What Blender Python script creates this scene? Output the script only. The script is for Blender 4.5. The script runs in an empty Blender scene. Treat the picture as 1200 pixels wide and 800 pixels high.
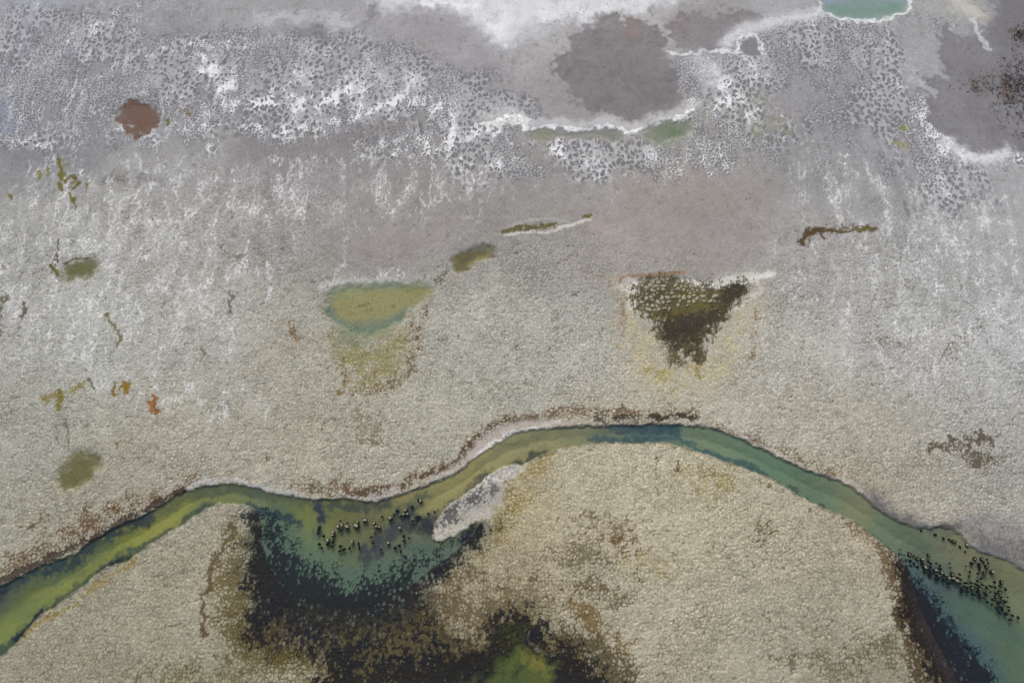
import bpy, bmesh, math, random
import numpy as np
from math import radians
QUAL = 1.3            # ground mesh density (1 = about one vertex per picture pixel)
# ------------------------------------------------------------------ camera, sky, sun, exposure
sc = bpy.context.scene
C = sc.collection
H = 120.0
TILT = 20.0
cam_d = bpy.data.cameras.new('camera'); cam = bpy.data.objects.new('camera', cam_d); C.objects.link(cam)
cam_d.lens = 24; cam_d.sensor_width = 36; cam_d.clip_start = 1; cam_d.clip_end = 20000
cam.location = (0, 0, H); cam.rotation_euler = (radians(TILT), 0, 0)
sc.camera = cam
SUN_EL, SUN_AZ = 38.0, -14.0        # azimuth measured from +Y towards +X
w = bpy.data.worlds.new('World'); sc.world = w; w.use_nodes = True
nt = w.node_tree; bg = nt.nodes['Background']
sky = nt.nodes.new('ShaderNodeTexSky'); sky.sky_type = 'NISHITA'; sky.sun_disc = False
sky.sun_elevation = radians(SUN_EL); sky.sun_rotation = radians(SUN_AZ)
sky.dust_density = 4.0; sky.air_density = 1.0; sky.ozone_density = 0.6
nt.links.new(sky.outputs[0], bg.inputs[0]); bg.inputs[1].default_value = 0.105
sun_d = bpy.data.lights.new('sun', 'SUN'); sun = bpy.data.objects.new('sun', sun_d); C.objects.link(sun)
sun_d.energy = 1.75; sun_d.angle = radians(36); sun_d.color = (1.0, 0.985, 0.955)
sun.rotation_euler = (radians(90 - SUN_EL), 0, radians(180 - SUN_AZ))
sc.view_settings.view_transform = 'Standard'; sc.view_settings.look = 'None'
sc.view_settings.gamma = 1; sc.view_settings.use_curve_mapping = False
sc.view_settings.exposure = 0.56

# ------------------------------------------------------------------ helpers
T = radians(TILT); cT, sT = math.cos(T), math.sin(T)
def at(u, v):
    """ground position (metres) of a traced point"""
    x = (u - 600) / 800.0; y = (400 - v) / 800.0
    wz = cT - y * sT
    return (H * x / wz, H * (y * cT + sT) / wz)
def mpp(v):                     # metres per photo unit at row v
    y = (400 - v) / 800.0
    return H / (cT - y * sT) / 800.0
def lin(c):
    c = np.asarray(c, dtype=np.float32) / 255.0
    return np.where(c <= 0.04045, c / 12.92, ((c + 0.055) / 1.055) ** 2.4).astype(np.float32)
f32 = np.float32
def hsh(ix, iy, seed):
    a = ix.astype(np.int64).astype(np.uint32) * np.uint32(374761393) + iy.astype(np.int64).astype(np.uint32) * np.uint32(668265263) + np.uint32((seed * 1442695041) & 0xffffffff)
    a = (a ^ (a >> np.uint32(13))) * np.uint32(1274126177)
    a = (a ^ (a >> np.uint32(16))) * np.uint32(2246822519)
    return a ^ (a >> np.uint32(15))
_r = np.random.RandomState(5); _g = _r.rand(256) * 2 * np.pi
GX = np.cos(_g).astype(f32); GY = np.sin(_g).astype(f32)
def perlin(x, y, seed):
    ix = np.floor(x); iy = np.floor(y)
    fx = (x - ix).astype(f32); fy = (y - iy).astype(f32)
    u = fx * fx * fx * (fx * (fx * 6 - 15) + 10); v = fy * fy * fy * (fy * (fy * 6 - 15) + 10)
    def d(a, b):
        h = hsh(ix + a, iy + b, seed) & np.uint32(255)
        return GX[h] * (fx - a) + GY[h] * (fy - b)
    a = d(0, 0); b = d(1, 0); c = d(0, 1); e = d(1, 1)
    return ((a + (b - a) * u) * (1 - v) + (c + (e - c) * u) * v) * f32(1.5)
def fbm(x, y, size, octv=4, seed=0, sy=1.0):
    s = 0; a = 1.0; n = 0; f = 1.0 / size
    for i in range(octv):
        s = s + a * perlin(x * f + 17.3 * i, y * f / sy + 9.1 * i, seed + i)
        n += a; a *= 0.55; f *= 2.03
    return (s / n * 1.6).astype(f32)
def voronoi(x, y, sx, sy, seed, jit=0.9):
    X = x / sx; Y = y / sy
    ix = np.floor(X); iy = np.floor(Y)
    F1 = np.full(X.shape, 9, f32); F2 = F1.copy(); R = np.zeros(X.shape, f32)
    for a in (-1, 0, 1):
        for b in (-1, 0, 1):
            h = hsh(ix + a, iy + b, seed)
            jx = (h & np.uint32(1023)).astype(f32) / 1023 - 0.5
            jy = ((h >> np.uint32(10)) & np.uint32(1023)).astype(f32) / 1023 - 0.5
            dx = (ix + a + 0.5 + jx * jit - X).astype(f32); dy = (iy + b + 0.5 + jy * jit - Y).astype(f32)
            dd = np.sqrt(dx * dx + dy * dy)
            r = ((h >> np.uint32(20)) & np.uint32(1023)).astype(f32) / 1023
            m = dd < F1
            F2 = np.where(m, F1, np.minimum(F2, dd)); R = np.where(m, r, R); F1 = np.where(m, dd, F1)
    return F1, F2, R
def ss(a, b, x):
    t = np.clip((x - a) / (b - a), 0, 1)
    return (t * t * (3 - 2 * t)).astype(f32)
def catmull(pts, closed, n=4):
    P = [np.array(p, float) for p in pts]; out = []; N = len(P)
    rng = range(N) if closed else range(N - 1)
    for i in rng:
        p1 = P[i]; p2 = P[(i + 1) % N]
        p0 = P[i - 1] if (closed or i > 0) else p1
        p3 = P[(i + 2) % N] if (closed or i + 2 < N) else p2
        for k in range(n):
            t = k / n
            out.append(0.5 * ((2 * p1) + (-p0 + p2) * t + (2 * p0 - 5 * p1 + 4 * p2 - p3) * t * t + (-p0 + 3 * p1 - 3 * p2 + p3) * t ** 3))
    if not closed: out.append(P[-1])
    return np.array(out)
def wpoly(pts, closed=True, n=3):
    return catmull([at(*p) for p in pts], closed, n)
def segdist(px, py, poly, closed, inside):
    d2 = np.full(px.shape, 1e9, f32); ins = np.zeros(px.shape, bool)
    N = len(poly)
    for i in range(N if closed else N - 1):
        ax, ay = poly[i]; bx, by = poly[(i + 1) % N]
        ex, ey = bx - ax, by - ay; L = ex * ex + ey * ey + 1e-9
        wx = px - f32(ax); wy = py - f32(ay)
        t = np.clip((wx * f32(ex) + wy * f32(ey)) * f32(1 / L), 0, 1)
        qx = wx - t * f32(ex); qy = wy - t * f32(ey)
        d2 = np.minimum(d2, qx * qx + qy * qy)
        if inside and abs(ey) > 1e-9:
            c = (py >= min(ay, by)) & (py < max(ay, by))
            ins ^= c & (px < f32(ax) + (py - f32(ay)) * f32(ex / ey))
    d = np.sqrt(d2)
    return np.where(ins, d, -d) if inside else d

# ------------------------------------------------------------------ ground grid (finer near, coarser far)
def build_axes():
    du = 1.17 / QUAL
    us = np.arange(-110, 1310.01, du)
    s = (us - 600) / 800.0                       # fan lines
    vs = np.arange(905, -95, -du)
    ys = np.array([at(600, v)[1] for v in vs]); k = np.array([1 / (cT - ((400 - v) / 800.0) * sT) for v in vs])
    ext = np.cumsum(1.0 * 1.16 ** np.arange(46))
    ys = np.concatenate([(ys[0] - ext)[::-1], ys, ys[-1] + ext])
    k = np.concatenate([np.full(46, k[0]), k, np.full(46, k[-1])])
    es = np.cumsum(0.012 * 1.16 ** np.arange(42))
    s = np.concatenate([(s[0] - es)[::-1], s, s[-1] + es])
    return s, ys, k
S_, Y_, K_ = build_axes()
NC, NR = len(S_), len(Y_)
X = (S_[None, :] * (K_[:, None] * H)).astype(f32).ravel()
Y = np.repeat(Y_.astype(f32), NC)
N = X.size
print('ground verts', N)
w1x = fbm(X, Y, 7, 4, 1); w1y = fbm(X, Y, 7, 4, 31)
w2x = fbm(X, Y, 1.6, 3, 61); w2y = fbm(X, Y, 1.6, 3, 91)
n_big = fbm(X, Y, 30, 3, 120); n_mid = fbm(X, Y, 9, 4, 140); n_sml = fbm(X, Y, 1.5, 3, 160)
# three degrees of raggedness for outlines
WARP = {0: (X + 0.30 * w2x, Y + 0.30 * w2y), 1: (X + 0.9 * w1x + 0.7 * w2x, Y + 0.9 * w1y + 0.7 * w2y),
        2: (X + 2.2 * w1x + 1.3 * w2x, Y + 2.2 * w1y + 1.3 * w2y)}
def field(fn, poly, margin, warp):
    wx, wy = WARP[warp]
    x0, y0 = poly.min(0) - margin - 3; x1, y1 = poly.max(0) + margin + 3
    idx = np.nonzero((X > x0) & (X < x1) & (Y > y0) & (Y < y1))[0]
    out = np.zeros(N, f32)
    if len(idx): out[idx] = fn(wx[idx], wy[idx])
    return out
def area(pts, feather=1.0, warp=1, off=0.0, n=3):
    """1 inside the traced outline, 0 outside, over 'feather' metres"""
    P = wpoly(pts, True, n)
    return field(lambda a, b: ss(-feather, feather, segdist(a, b, P, True, True) + off), P, feather + abs(off) + 1, warp)
def sdf(pts, margin=12, warp=0, n=3):
    P = wpoly(pts, True, n); wx, wy = WARP[warp]
    x0, y0 = P.min(0) - margin; x1, y1 = P.max(0) + margin
    idx = np.nonzero((X > x0) & (X < x1) & (Y > y0) & (Y < y1))[0]
    out = np.full(N, -margin, f32); out[idx] = segdist(wx[idx], wy[idx], P, True, True)
    return np.maximum(out, -margin)
def stroke(pts, width, warp=1, power=1.0):
    """falls from 1 on the line to 0; width in photo units"""
    P = wpoly(pts, False, 3); wm = width * mpp(np.mean([p[1] for p in pts]))
    return field(lambda a, b: np.exp(-(segdist(a, b, P, False, False) / f32(wm)) ** 2 * f32(power)), P, wm * 2.6, warp)
def blob(u, v, ru, rv, warp=2, ang=0):
    cx, cy = at(u, v); a = ru * mpp(v); b = rv * mpp(v) * 1.12; wx, wy = WARP[warp]
    m = 2.4 * max(a, b)
    idx = np.nonzero((abs(X - cx) < m) & (abs(Y - cy) < m))[0]
    out = np.zeros(N, f32)
    dx = wx[idx] - cx; dy = wy[idx] - cy; c, s = math.cos(radians(ang)), math.sin(radians(ang))
    p = (dx * c + dy * s) / a; q = (-dx * s + dy * c) / b
    out[idx] = np.exp(-(p * p + q * q))
    return out
def mx(*a):
    o = a[0]
    for b in a[1:]: o = np.maximum(o, b)
    return o

# ------------------------------------------------------------------ traced outlines
RIVER = [(-90, 742), (-40, 708), (0, 686), (20, 677), (40, 666), (60, 658), (88, 649), (104, 635), (124, 624), (152, 610), (172, 602), (192, 590), (214, 576), (236, 571), (260, 567),
 (286, 568), (316, 576), (336, 581), (360, 583), (380, 585), (408, 584), (430, 588), (450, 585), (468, 580), (486, 573), (504, 567), (524, 559), (540, 550), (556, 537), (572, 526),
 (590, 514), (610, 505), (640, 502), (666, 500), (700, 499), (740, 498), (780, 497), (800, 498), (824, 500), (840, 503), (860, 511), (884, 522), (904, 532), (928, 543), (952, 553),
 (974, 560), (992, 568), (1008, 578), (1024, 592), (1040, 604), (1060, 613), (1076, 618), (1096, 618), (1118, 620), (1134, 636), (1150, 646), (1170, 652), (1184, 658), (1200, 668),
 (1240, 690), (1300, 720), (1330, 800), (1330, 930), (1220, 930), (1160, 850), (1130, 810), (1114, 780), (1098, 752), (1086, 728), (1076, 706), (1066, 680), (1056, 656), (1040, 642), (1020, 626),
 (1000, 610), (980, 602), (960, 593), (940, 583), (916, 568), (890, 555), (860, 544), (826, 532), (790, 522), (760, 519), (724, 519), (690, 521), (656, 527), (630, 535), (612, 545), (601, 544), (580, 552), (560, 568),
 (540, 582), (520, 597), (511, 612), (507, 628), (516, 634), (534, 626), (556, 612), (562, 614), (550, 630), (534, 646), (518, 658), (502, 670), (480, 688), (450, 702), (415, 710), (385, 708), (352, 702), (328, 686), (312, 656), (306, 628),
 (305, 609), (302, 600), (286, 592), (266, 590), (248, 593), (224, 608), (200, 623), (172, 641), (156, 654), (136, 661), (118, 669), (104, 682), (84, 696), (66, 709), (48, 720), (34, 736), (16, 757), (0, 771), (-40, 800), (-90, 850)]
POND_GREEN = [(381, 366), (384, 350), (400, 340), (430, 336), (470, 334), (500, 336), (503, 344), (490, 356), (478, 366), (470, 376), (452, 384), (430, 392), (412, 388), (396, 378)]
POND_OLIVE = [(530, 304), (536, 295), (552, 290), (570, 289), (576, 294), (572, 302), (560, 306), (548, 313), (536, 314)]
POND_TURQ = [(961, 6), (962, -6), (975, -16), (1010, -22), (1045, -18), (1062, -6), (1066, 6), (1058, 17), (1035, 23), (1005, 25), (980, 21), (966, 14)]
POND_BROWN = [(128, 136), (142, 128), (165, 125), (184, 126), (187, 140), (184, 152), (170, 158), (154, 154), (140, 144)]
POND_LEFT = [(76, 318), (82, 308), (96, 303), (110, 306), (113, 315), (106, 324), (90, 327), (78, 325)]
POND_LOW = [(64, 562), (78, 544), (92, 532), (108, 533), (118, 540), (108, 556), (92, 568), (74, 570)]
POND_PALE = [(758, 148), (775, 143), (795, 141), (812, 143), (806, 156), (790, 166), (770, 166), (760, 158)]
POND_STRIP = [(618, 153), (640, 151), (664, 153), (690, 155), (718, 151), (728, 156), (720, 164), (690, 162), (660, 161), (635, 163), (620, 160)]
POOL_BOTTOM = [(530, 840), (545, 800), (566, 792), (592, 782), (602, 770), (612, 760), (620, 756), (628, 764), (646, 772), (652, 780), (644, 790), (652, 840)]
MAT_MAIN = [(304, 602), (318, 604), (336, 618), (350, 645), (372, 660), (400, 672), (430, 668), (460, 658), (490, 648), (520, 632), (560, 612), (556, 626), (530, 646), (505, 666),
 (484, 690), (486, 705), (505, 722), (522, 748), (548, 758), (574, 752), (582, 738), (604, 732), (622, 738), (640, 764), (666, 768), (684, 786), (705, 840), (380, 840), (400, 790),
 (385, 768), (355, 745), (318, 745), (296, 742), (300, 722), (322, 712), (305, 698), (300, 670), (306, 640)]
MAT_RIGHT = [(1054, 654), (1066, 668), (1080, 692), (1098, 706), (1112, 728), (1124, 746), (1146, 768), (1170, 800), (1210, 860), (1120, 860), (1096, 800), (1084, 775), (1072, 750), (1064, 720), (1060, 690)]
SAND_BAR = [(604, 540), (612, 546), (600, 556), (588, 566), (590, 585), (578, 600), (560, 610), (540, 622), (520, 631), (508, 632), (510, 612), (520, 597), (540, 580), (560, 566), (580, 551)]
SAND_FLAT = [(1010, 570), (1030, 585), (1060, 604), (1090, 614), (1112, 618), (1130, 610), (1160, 612), (1190, 622), (1240, 650), (1300, 690), (1250, 700), (1200, 672), (1170, 656), (1140, 644), (1120, 625), (1080, 622), (1045, 610), (1022, 592)]
DARK1 = [(648, 66), (664, 64), (672, 46), (688, 26), (705, 20), (740, 25), (768, 36), (778, 60), (788, 80), (798, 108), (802, 126), (770, 138), (748, 143), (735, 140), (700, 132), (672, 116), (658, 96), (652, 82)]
DARK2 = [(780, 32), (800, 20), (850, 15), (884, 18), (893, 30), (880, 40), (848, 44), (840, 56), (815, 60), (788, 52)]
DARK3 = [(866, 58), (876, 46), (890, 47), (891, 62), (880, 66)]
DARK4 = [(1104, 26), (1094, 60), (1100, 84), (1082, 104), (1086, 122), (1080, 132), (1092, 146), (1106, 160), (1116, 170), (1140, 176), (1170, 173), (1210, 180), (1320, 190), (1340, -40), (1175, -40), (1164, 16), (1154, 14), (1156, 36), (1162, 58), (1146, 46), (1126, 42)]
MUDFLAT = [(-300, 240), (0, 250), (120, 235), (260, 225), (350, 215), (400, 300), (470, 325), (560, 285), (610, 262), (720, 290), (800, 320), (880, 310), (960, 270), (1060, 260), (1200, 330), (1500, 340), (1500, -300), (-300, -300)]
TRI = [(740, 344), (752, 332), (775, 326), (800, 332), (830, 335), (868, 335), (870, 341), (862, 356), (850, 368), (838, 382), (824, 400), (815, 412), (804, 416), (790, 406), (776, 394), (768, 376), (758, 366), (746, 358)]

# ------------------------------------------------------------------ base tone of the bare ground (sampled colours, vignette darkening painted in at bottom right)
CP = '''0 5 152 154 160|150 10 146 147 150|300 10 152 152 152|430 15 152 151 152|560 20 178 178 179|740 8 172 171 170|830 5 142 140 140|930 8 160 160 160|1080 5 152 152 150|1190 5 118 119 124
30 80 134 136 142|200 80 130 130 132|300 90 130 130 131|420 60 147 146 147|510 40 140 138 139|560 100 138 136 137|620 60 165 164 163|620 110 142 140 140|850 90 150 148 147|960 60 138 138 140|1050 60 150 150 151|960 120 140 139 142|1050 130 148 148 150
50 190 126 126 128|200 200 142 141 139|340 190 130 128 128|420 160 126 124 124|480 230 136 132 129|600 220 137 134 131|680 180 139 136 134|780 220 140 134 128|870 150 140 138 132|950 190 134 134 134|1050 200 144 144 144|1180 230 150 150 150
50 260 156 156 150|200 280 160 159 153|330 260 148 145 141|450 280 140 136 132|540 250 136 132 128|620 290 152 149 141|700 280 148 144 138|860 270 144 139 134|950 300 156 154 150|1100 300 158 158 156|1190 300 158 158 156
30 350 166 166 160|120 400 166 167 159|250 380 170 169 160|340 400 167 164 150|550 380 170 168 156|650 400 170 169 159|900 400 174 172 161|1050 380 172 172 168|1180 400 176 177 175
30 500 162 162 150|200 500 165 162 146|350 500 166 162 145|500 500 166 164 149|600 460 167 165 152|900 480 171 168 154|1000 520 171 168 153|1180 520 168 168 161
30 600 156 154 138|150 560 158 155 139|700 560 180 173 148|620 600 170 160 130|800 600 180 172 146|900 600 177 170 146|1100 580 162 159 145|1190 580 156 154 145
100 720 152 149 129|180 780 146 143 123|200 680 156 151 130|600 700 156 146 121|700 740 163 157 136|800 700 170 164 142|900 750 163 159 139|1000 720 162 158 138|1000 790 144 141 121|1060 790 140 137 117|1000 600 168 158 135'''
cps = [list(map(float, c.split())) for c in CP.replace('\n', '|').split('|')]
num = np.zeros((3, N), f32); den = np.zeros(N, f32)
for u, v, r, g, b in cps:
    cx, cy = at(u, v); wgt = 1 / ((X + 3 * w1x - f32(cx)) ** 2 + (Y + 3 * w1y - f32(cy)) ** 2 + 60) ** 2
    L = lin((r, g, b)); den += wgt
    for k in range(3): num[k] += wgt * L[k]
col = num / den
del num
# ------------------------------------------------------------------ cell patterns
w3x = fbm(X, Y, 0.5, 2, 71); w3y = fbm(X, Y, 0.5, 2, 81)
FA1, FA2, RA = voronoi(X + 0.25 * w2x + 0.06 * w3x, Y + .0012 * Y * Y + 0.25 * w2y + 0.06 * w3y, 0.60, 0.68, 3)          # crust lumps
eA = FA2 - FA1; lump = ss(0.0, 0.55, eA)
FM1, FM2, RM_ = voronoi(X + 0.6 * w2x + .15 * w3x, Y + 0.6 * w2y + .15 * w3y, 1.15, 1.45, 23)               # larger slabs of crust
eM = FM2 - FM1
rdg = 1 - ss(0.0, 0.11, np.abs(fbm(X, Y, 5.5, 4, 510)))                          # wandering long cracks
FB1, FB2, RB = voronoi(X + 0.45 * w2x + 0.5 * w1x + .12 * w3x, Y + 0.5 * w2y + .12 * w3y, 1.06, 1.42, 7)  # mud blobs between salt veins
eB = (FB2 - FB1)
gB = .42 * ss(0, 0.75, eB) + .62 * ss(.62, .12, FB1)
sel = ss(-.22, .22, fbm(X, Y, 16, 4, 740, 1.4) - .05)
gB = sel * gB + (1 - sel) * (.45 * lump + .60 * ss(.62, .12, FA1)); RB = sel * RB + (1 - sel) * RA
low = lump * 0.50 + 0.26 * RA + 0.14 * ss(0, .35, eM) + 0.22 * RM_ * RM_ + 0.14 * n_sml + 0.10 * w3x - 0.22 * rdg + .04                                    # 0 in cracks .. 1 on high lumps
mud = area(MUDFLAT, 9, 2)
smooth_p = mx(area(DARK1, 0.5, 1), area(DARK2, 0.5, 1), area(DARK3, 0.3, 0), area(DARK4, 0.6, 1))

def blend(mask, rgb):
    L = lin(rgb)
    for k in range(3): col[k] += (L[k] - col[k]) * mask
crn = np.clip(.95 + .55 * fbm(X, Y, 3.5, 4, 540), .35, 1.5)
def crack(M, rgb, gain=1.25, soft=0.16):
    M = np.clip(M * crn, 0, 1)
    """stain that creeps up from the cracks: M=1 covers nearly all lumps"""
    g = np.array(rgb, float); g = g * .88 + g.mean() * .12
    blend(ss(.05, .8, M) * .30, g * .6 + np.array((160, 154, 132)) * .4)
    blend(ss(-soft, soft, M * gain * .95 - low) * ss(0.0, 0.12, M) * .85, g)

tone = 1 + 0.07 * n_mid + 0.06 * n_big + 0.05 * n_sml
col *= tone
# lumps and cracks of the crust (lower country)
crust = 1 - mud
FF1, FF2, RF = voronoi(X + .3 * w2y + .1 * w3y, Y + .3 * w2x, 0.36, 0.42, 41)
g_ = perlin(X * 2.9, Y * 2.6, 611)
col *= 1 + crust * (0.20 * (RA - 0.5) + .12 * (RF - .5) + .16 * g_) + mud * (.09 * (RA - 0.5) + .07 * (RF - .5) + .09 * g_)
ckl = np.maximum(1 - ss(0.02, 0.24, eA), .9 * (1 - ss(0.01, 0.09, eM)) * (RM_ > .35))
crv = np.clip(0.55 + 0.55 * fbm(X, Y, 8, 5, 210), 0.06, 1)
blend(ckl * crust * crv * 0.62, (92, 87, 70)); blend((1 - ss(.02, .2, FF2 - FF1)) * (RF > .55) * crust * crv * .55, (96, 92, 76)); blend(((RF > .95) & (FF1 < .4)) * crust * .5, (92, 86, 68)); blend(((RF < .05) & (FF1 < .4)) * crust * .35, (196, 194, 180)); blend(rdg * crust * ss(.25, .6, lump * -.5 + .7) * crv * .35, (104, 96, 74))
blend(ckl * mud * (1 - smooth_p) * crv * 0.25, (108, 104, 100))
# fine pale salt lines in the cracks: upper left, centre and right
vz = fbm(X, Y, 5, 3, 590, 2.0)
FS = 0.75 * blob(180, 230, 150, 50) + 0.8 * blob(60, 300, 120, 60) + 0.6 * blob(250, 320, 120, 70) + 0.6 * blob(100, 400, 130, 60) + 0.75 * blob(460, 225, 60, 45) + 0.6 * blob(340, 235, 40, 40) \
   + 0.8 * blob(560, 205, 50, 25) + 0.9 * blob(690, 185, 50, 28) + 0.6 * blob(800, 190, 70, 35) + 0.8 * blob(1130, 260, 110, 60) + 0.6 * blob(1000, 220, 80, 50) + 0.5 * blob(980, 330, 110, 50) + 0.7 * blob(1150, 380, 110, 60) + 0.5 * blob(250, 470, 100, 30) \
   + 0.35 * blob(560, 270, 30, 20) + 0.45 * blob(450, 325, 70, 12) + 0.4 * blob(1040, 420, 120, 50)
FS = np.clip(FS * (0.55 + 0.9 * fbm(X, Y, 3.2, 4, 230, 2.4)), 0, 1)
lineA = 1 - ss(0.03, 0.13 + 0.30 * FS, eA)
sq = np.abs(fbm(X, Y, 2.6, 4, 560, 1.9)); sq2 = np.abs(fbm(X, Y, 1.5, 3, 570, 1.6))
blend(lineA * np.clip(FS * 1.1, 0, 0.8), (188, 188, 184))
blend((1 - ss(.02, .09, sq)) * ss(.15, .55, FS + .3 * vz) * .85, (210, 210, 207)); blend((1 - ss(.02, .10, sq2)) * ss(.35, .8, FS) * .6, (200, 200, 197))
blend((1 - ss(.01, .05, sq2)) * crust * ss(.1, .7, fbm(X, Y, 12, 3, 580) + .2) * .5, (104, 98, 80))
# ------------------------------------------------------------------ salt veins between mud blobs (upper country)
WV = 0.5 * area([(-100, 10), (120, 30), (300, 35), (430, 40), (520, 80), (600, 110), (580, 150), (420, 150), (200, 160), (-100, 165)], 8, 2) + 0.15 * blob(200, 95, 190, 45) + 0.1 * blob(50, 115, 90, 50) + 0.25 * blob(340, 110, 90, 45) + 0.25 * blob(450, 105, 80, 38) + 0.35 * blob(560, 125, 80, 30) + 0.55 * blob(480, 165, 60, 20) \
   + 0.5 * blob(580, 185, 60, 32) + 0.5 * blob(690, 180, 60, 28) + 0.6 * blob(830, 120, 60, 48) + 0.55 * blob(870, 75, 60, 30) + 0.5 * blob(960, 55, 90, 40) + 0.5 * blob(1030, 110, 60, 55) \
   + 0.4 * blob(780, 185, 60, 26) + 0.5 * blob(1110, 170, 50, 30) + 0.35 * blob(1110, 230, 80, 40) + 0.25 * blob(950, 170, 90, 40) + 0.3 * blob(730, 5, 120, 14) + 0.3 * blob(80, 25, 120, 25) + 0.3 * blob(1020, 30, 90, 18)
ST = [([(130, 150), (190, 150), (240, 143), (270, 138), (300, 125), (340, 128), (400, 110), (432, 92)], 8, .85), ([(290, 150), (340, 152), (370, 152), (395, 143), (440, 128), (520, 118)], 9, .9),
 ([(243, 50), (244, 75), (262, 100), (264, 132)], 10, .95), ([(212, 52), (290, 53)], 5, .8), ([(70, 60), (110, 35), (150, 12), (200, 3)], 6, .55), ([(0, 42), (12, 18), (40, 8)], 7, .5),
 ([(-20, 160), (25, 165), (52, 160), (60, 182)], 8, .8), ([(85, 172), (90, 185), (96, 202)], 3, .9), ([(345, 118), (350, 92)], 12, .7), ([(405, 125), (470, 125), (530, 118)], 10, .7),
 ([(425, 177), (470, 174), (505, 172), (540, 162), (570, 150)], 10, .9), ([(476, 135), (480, 170)], 6, .7), ([(520, 125), (524, 175)], 6, .6), ([(440, 130), (470, 120)], 8, .8),
 ([(655, 172), (680, 190), (720, 212)], 12, .65), ([(760, 170), (800, 192)], 12, .55), ([(612, 165), (590, 190), (562, 212)], 12, .6), ([(520, 178), (545, 205), (552, 225)], 8, .55), ([(800, 130), (830, 128), (852, 105), (840, 78)], 11, .85),
 ([(795, 200), (850, 185), (880, 120)], 20, .6), ([(1076, 126), (1098, 160), (1128, 186), (1160, 190), (1200, 180)], 11, .95), ([(1058, 100), (1098, 112)], 9, .55), ([(1090, 150), (1100, 220), (1110, 260)], 12, .55),
 ([(900, 125), (930, 150), (960, 190)], 14, .45), ([(200, 205), (240, 190), (255, 165)], 7, .6), ([(330, 190), (350, 205)], 6, .5), ([(360, 220), (380, 235)], 12, .5), ([(160, 155), (185, 165)], 8, .8),
 ([(1090, 15), (1120, 40)], 12, .5), ([(980, 30), (1040, 60), (1060, 95)], 16, .45), ([(870, 45), (890, 90)], 16, .4), ([(170, 60), (120, 90)], 10, .35), ([(450, 80), (490, 95)], 14, .4)]
WB = np.zeros(N, f32)
for p, wd, s in ST: WB = np.maximum(WB, s * stroke(p, wd * 1.5, 2))
WBn = np.clip(WB * (0.62 + 1.0 * fbm(X, Y, 2.8, 4, 260, 1.5)), 0, 1)
vs_ = fbm(X + .05 * Y, Y, 1.7, 4, 270, 4.5)
WVt = np.clip((np.clip(WV, 0, .8) * .80 + 0.30 * WBn) * (0.95 + 1.0 * fbm(X, Y, 7, 5, 250, 1.6) + .8 * vs_), 0, 0.85) * (1 - smooth_p)
WBn = np.clip(WBn + ss(.3, .8, WV) * np.clip(.55 * fbm(X, Y, 5, 4, 280, 1.8) + .45 * vs_, 0, .6), 0, 1)
vein = 1 - ss(WVt * 0.80 - 0.10, WVt * 0.80 + 0.04, gB * (0.72 + 0.5 * RB))
vein *= ss(0.08, 0.3, WVt)
blend((1 - vein) * ss(.12, .35, WVt) * .82, (104, 104, 106))
blend(vein * (0.60 + 0.25 * n_sml) * (1 - WBn * .6), (168, 168, 169))
blend(vein * ss(.25, .8, WBn) * (.45 + .55 * ss(.5, .9, WBn)), (214, 214, 214))
ln = np.maximum(1 - ss(.02, .09, np.abs(fbm(X + .1 * Y, Y, 2.0, 4, 700, 2.2))), .8 * (1 - ss(.02, .10, np.abs(fbm(X, Y, 1.2, 3, 710, 1.8)))))
blend(ln * ss(.10, .45, WVt) * ss(-.1, .5, fbm(X, Y, 9, 3, 720) + 1.2 * (WBn - .25)) * vein * .8, (218, 218, 218))
drp = 1 - ss(.012, .055, np.abs(fbm(X + .08 * Y, Y, 3.2, 5, 750, 3.2)))
dz = np.clip(area([(-100, 20), (300, 25), (560, 90), (600, 200), (560, 262), (430, 270), (300, 240), (-100, 230)], 9, 2) + .8 * blob(1080, 200, 90, 70) + .6 * blob(860, 140, 60, 50), 0, 1)
blend(drp * dz * ss(-.15, .45, fbm(X, Y, 10, 4, 760)) * .7, (206, 206, 205))
rim = np.exp(-((gB * (0.72 + 0.5 * RB) - WVt * 0.80) / 0.06) ** 2)
blend(rim * np.clip(WBn * 1.3, 0, 1) * 0.8 + rim * ss(.2, .6, WVt) * 0.34, (232, 232, 230))
# smooth mud and salt sheets
pm = (108 + 0, 105, 106)
dn = np.clip(.86 + .25 * n_mid + .15 * n_sml, .5, 1)
blend(area(DARK1, 0.6, 2, .3) * dn * .95, (110, 107, 108)); blend(area(DARK2, 0.6, 2) * dn * .9, (116, 113, 114))
blend(area(DARK3, 0.3, 0), (122, 120, 122)); blend(area(DARK4, 0.8, 2) * dn * 0.92, (110, 108, 111)); blend(smooth_p * (1 - ss(.01, .05, np.abs(fbm(X, Y, 3, 4, 660)))) * .25, (96, 93, 93)); blend(((RF > .97) & (FF1 < .4)) * smooth_p * .4, (90, 86, 86))
streak = fbm(X, Y, 3.0, 4, 300, 5.0)
for pts, c, a, f in [([(440, -60), (440, 4), (470, 10), (500, 8), (530, 12), (556, 26), (572, 44), (592, 50), (612, 42), (640, 28), (690, 20), (740, 8), (800, -2), (820, -60)], (206, 206, 207), .85, 3.5),
                     ([(500, 14), (530, 22), (556, 45), (575, 52), (560, 70), (530, 60), (500, 50), (480, 34)], (142, 140, 141), .6, 4)]:
    blend(np.clip(area(pts, f, 2) * (a + 0.25 * streak), 0, 1), c)
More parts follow.
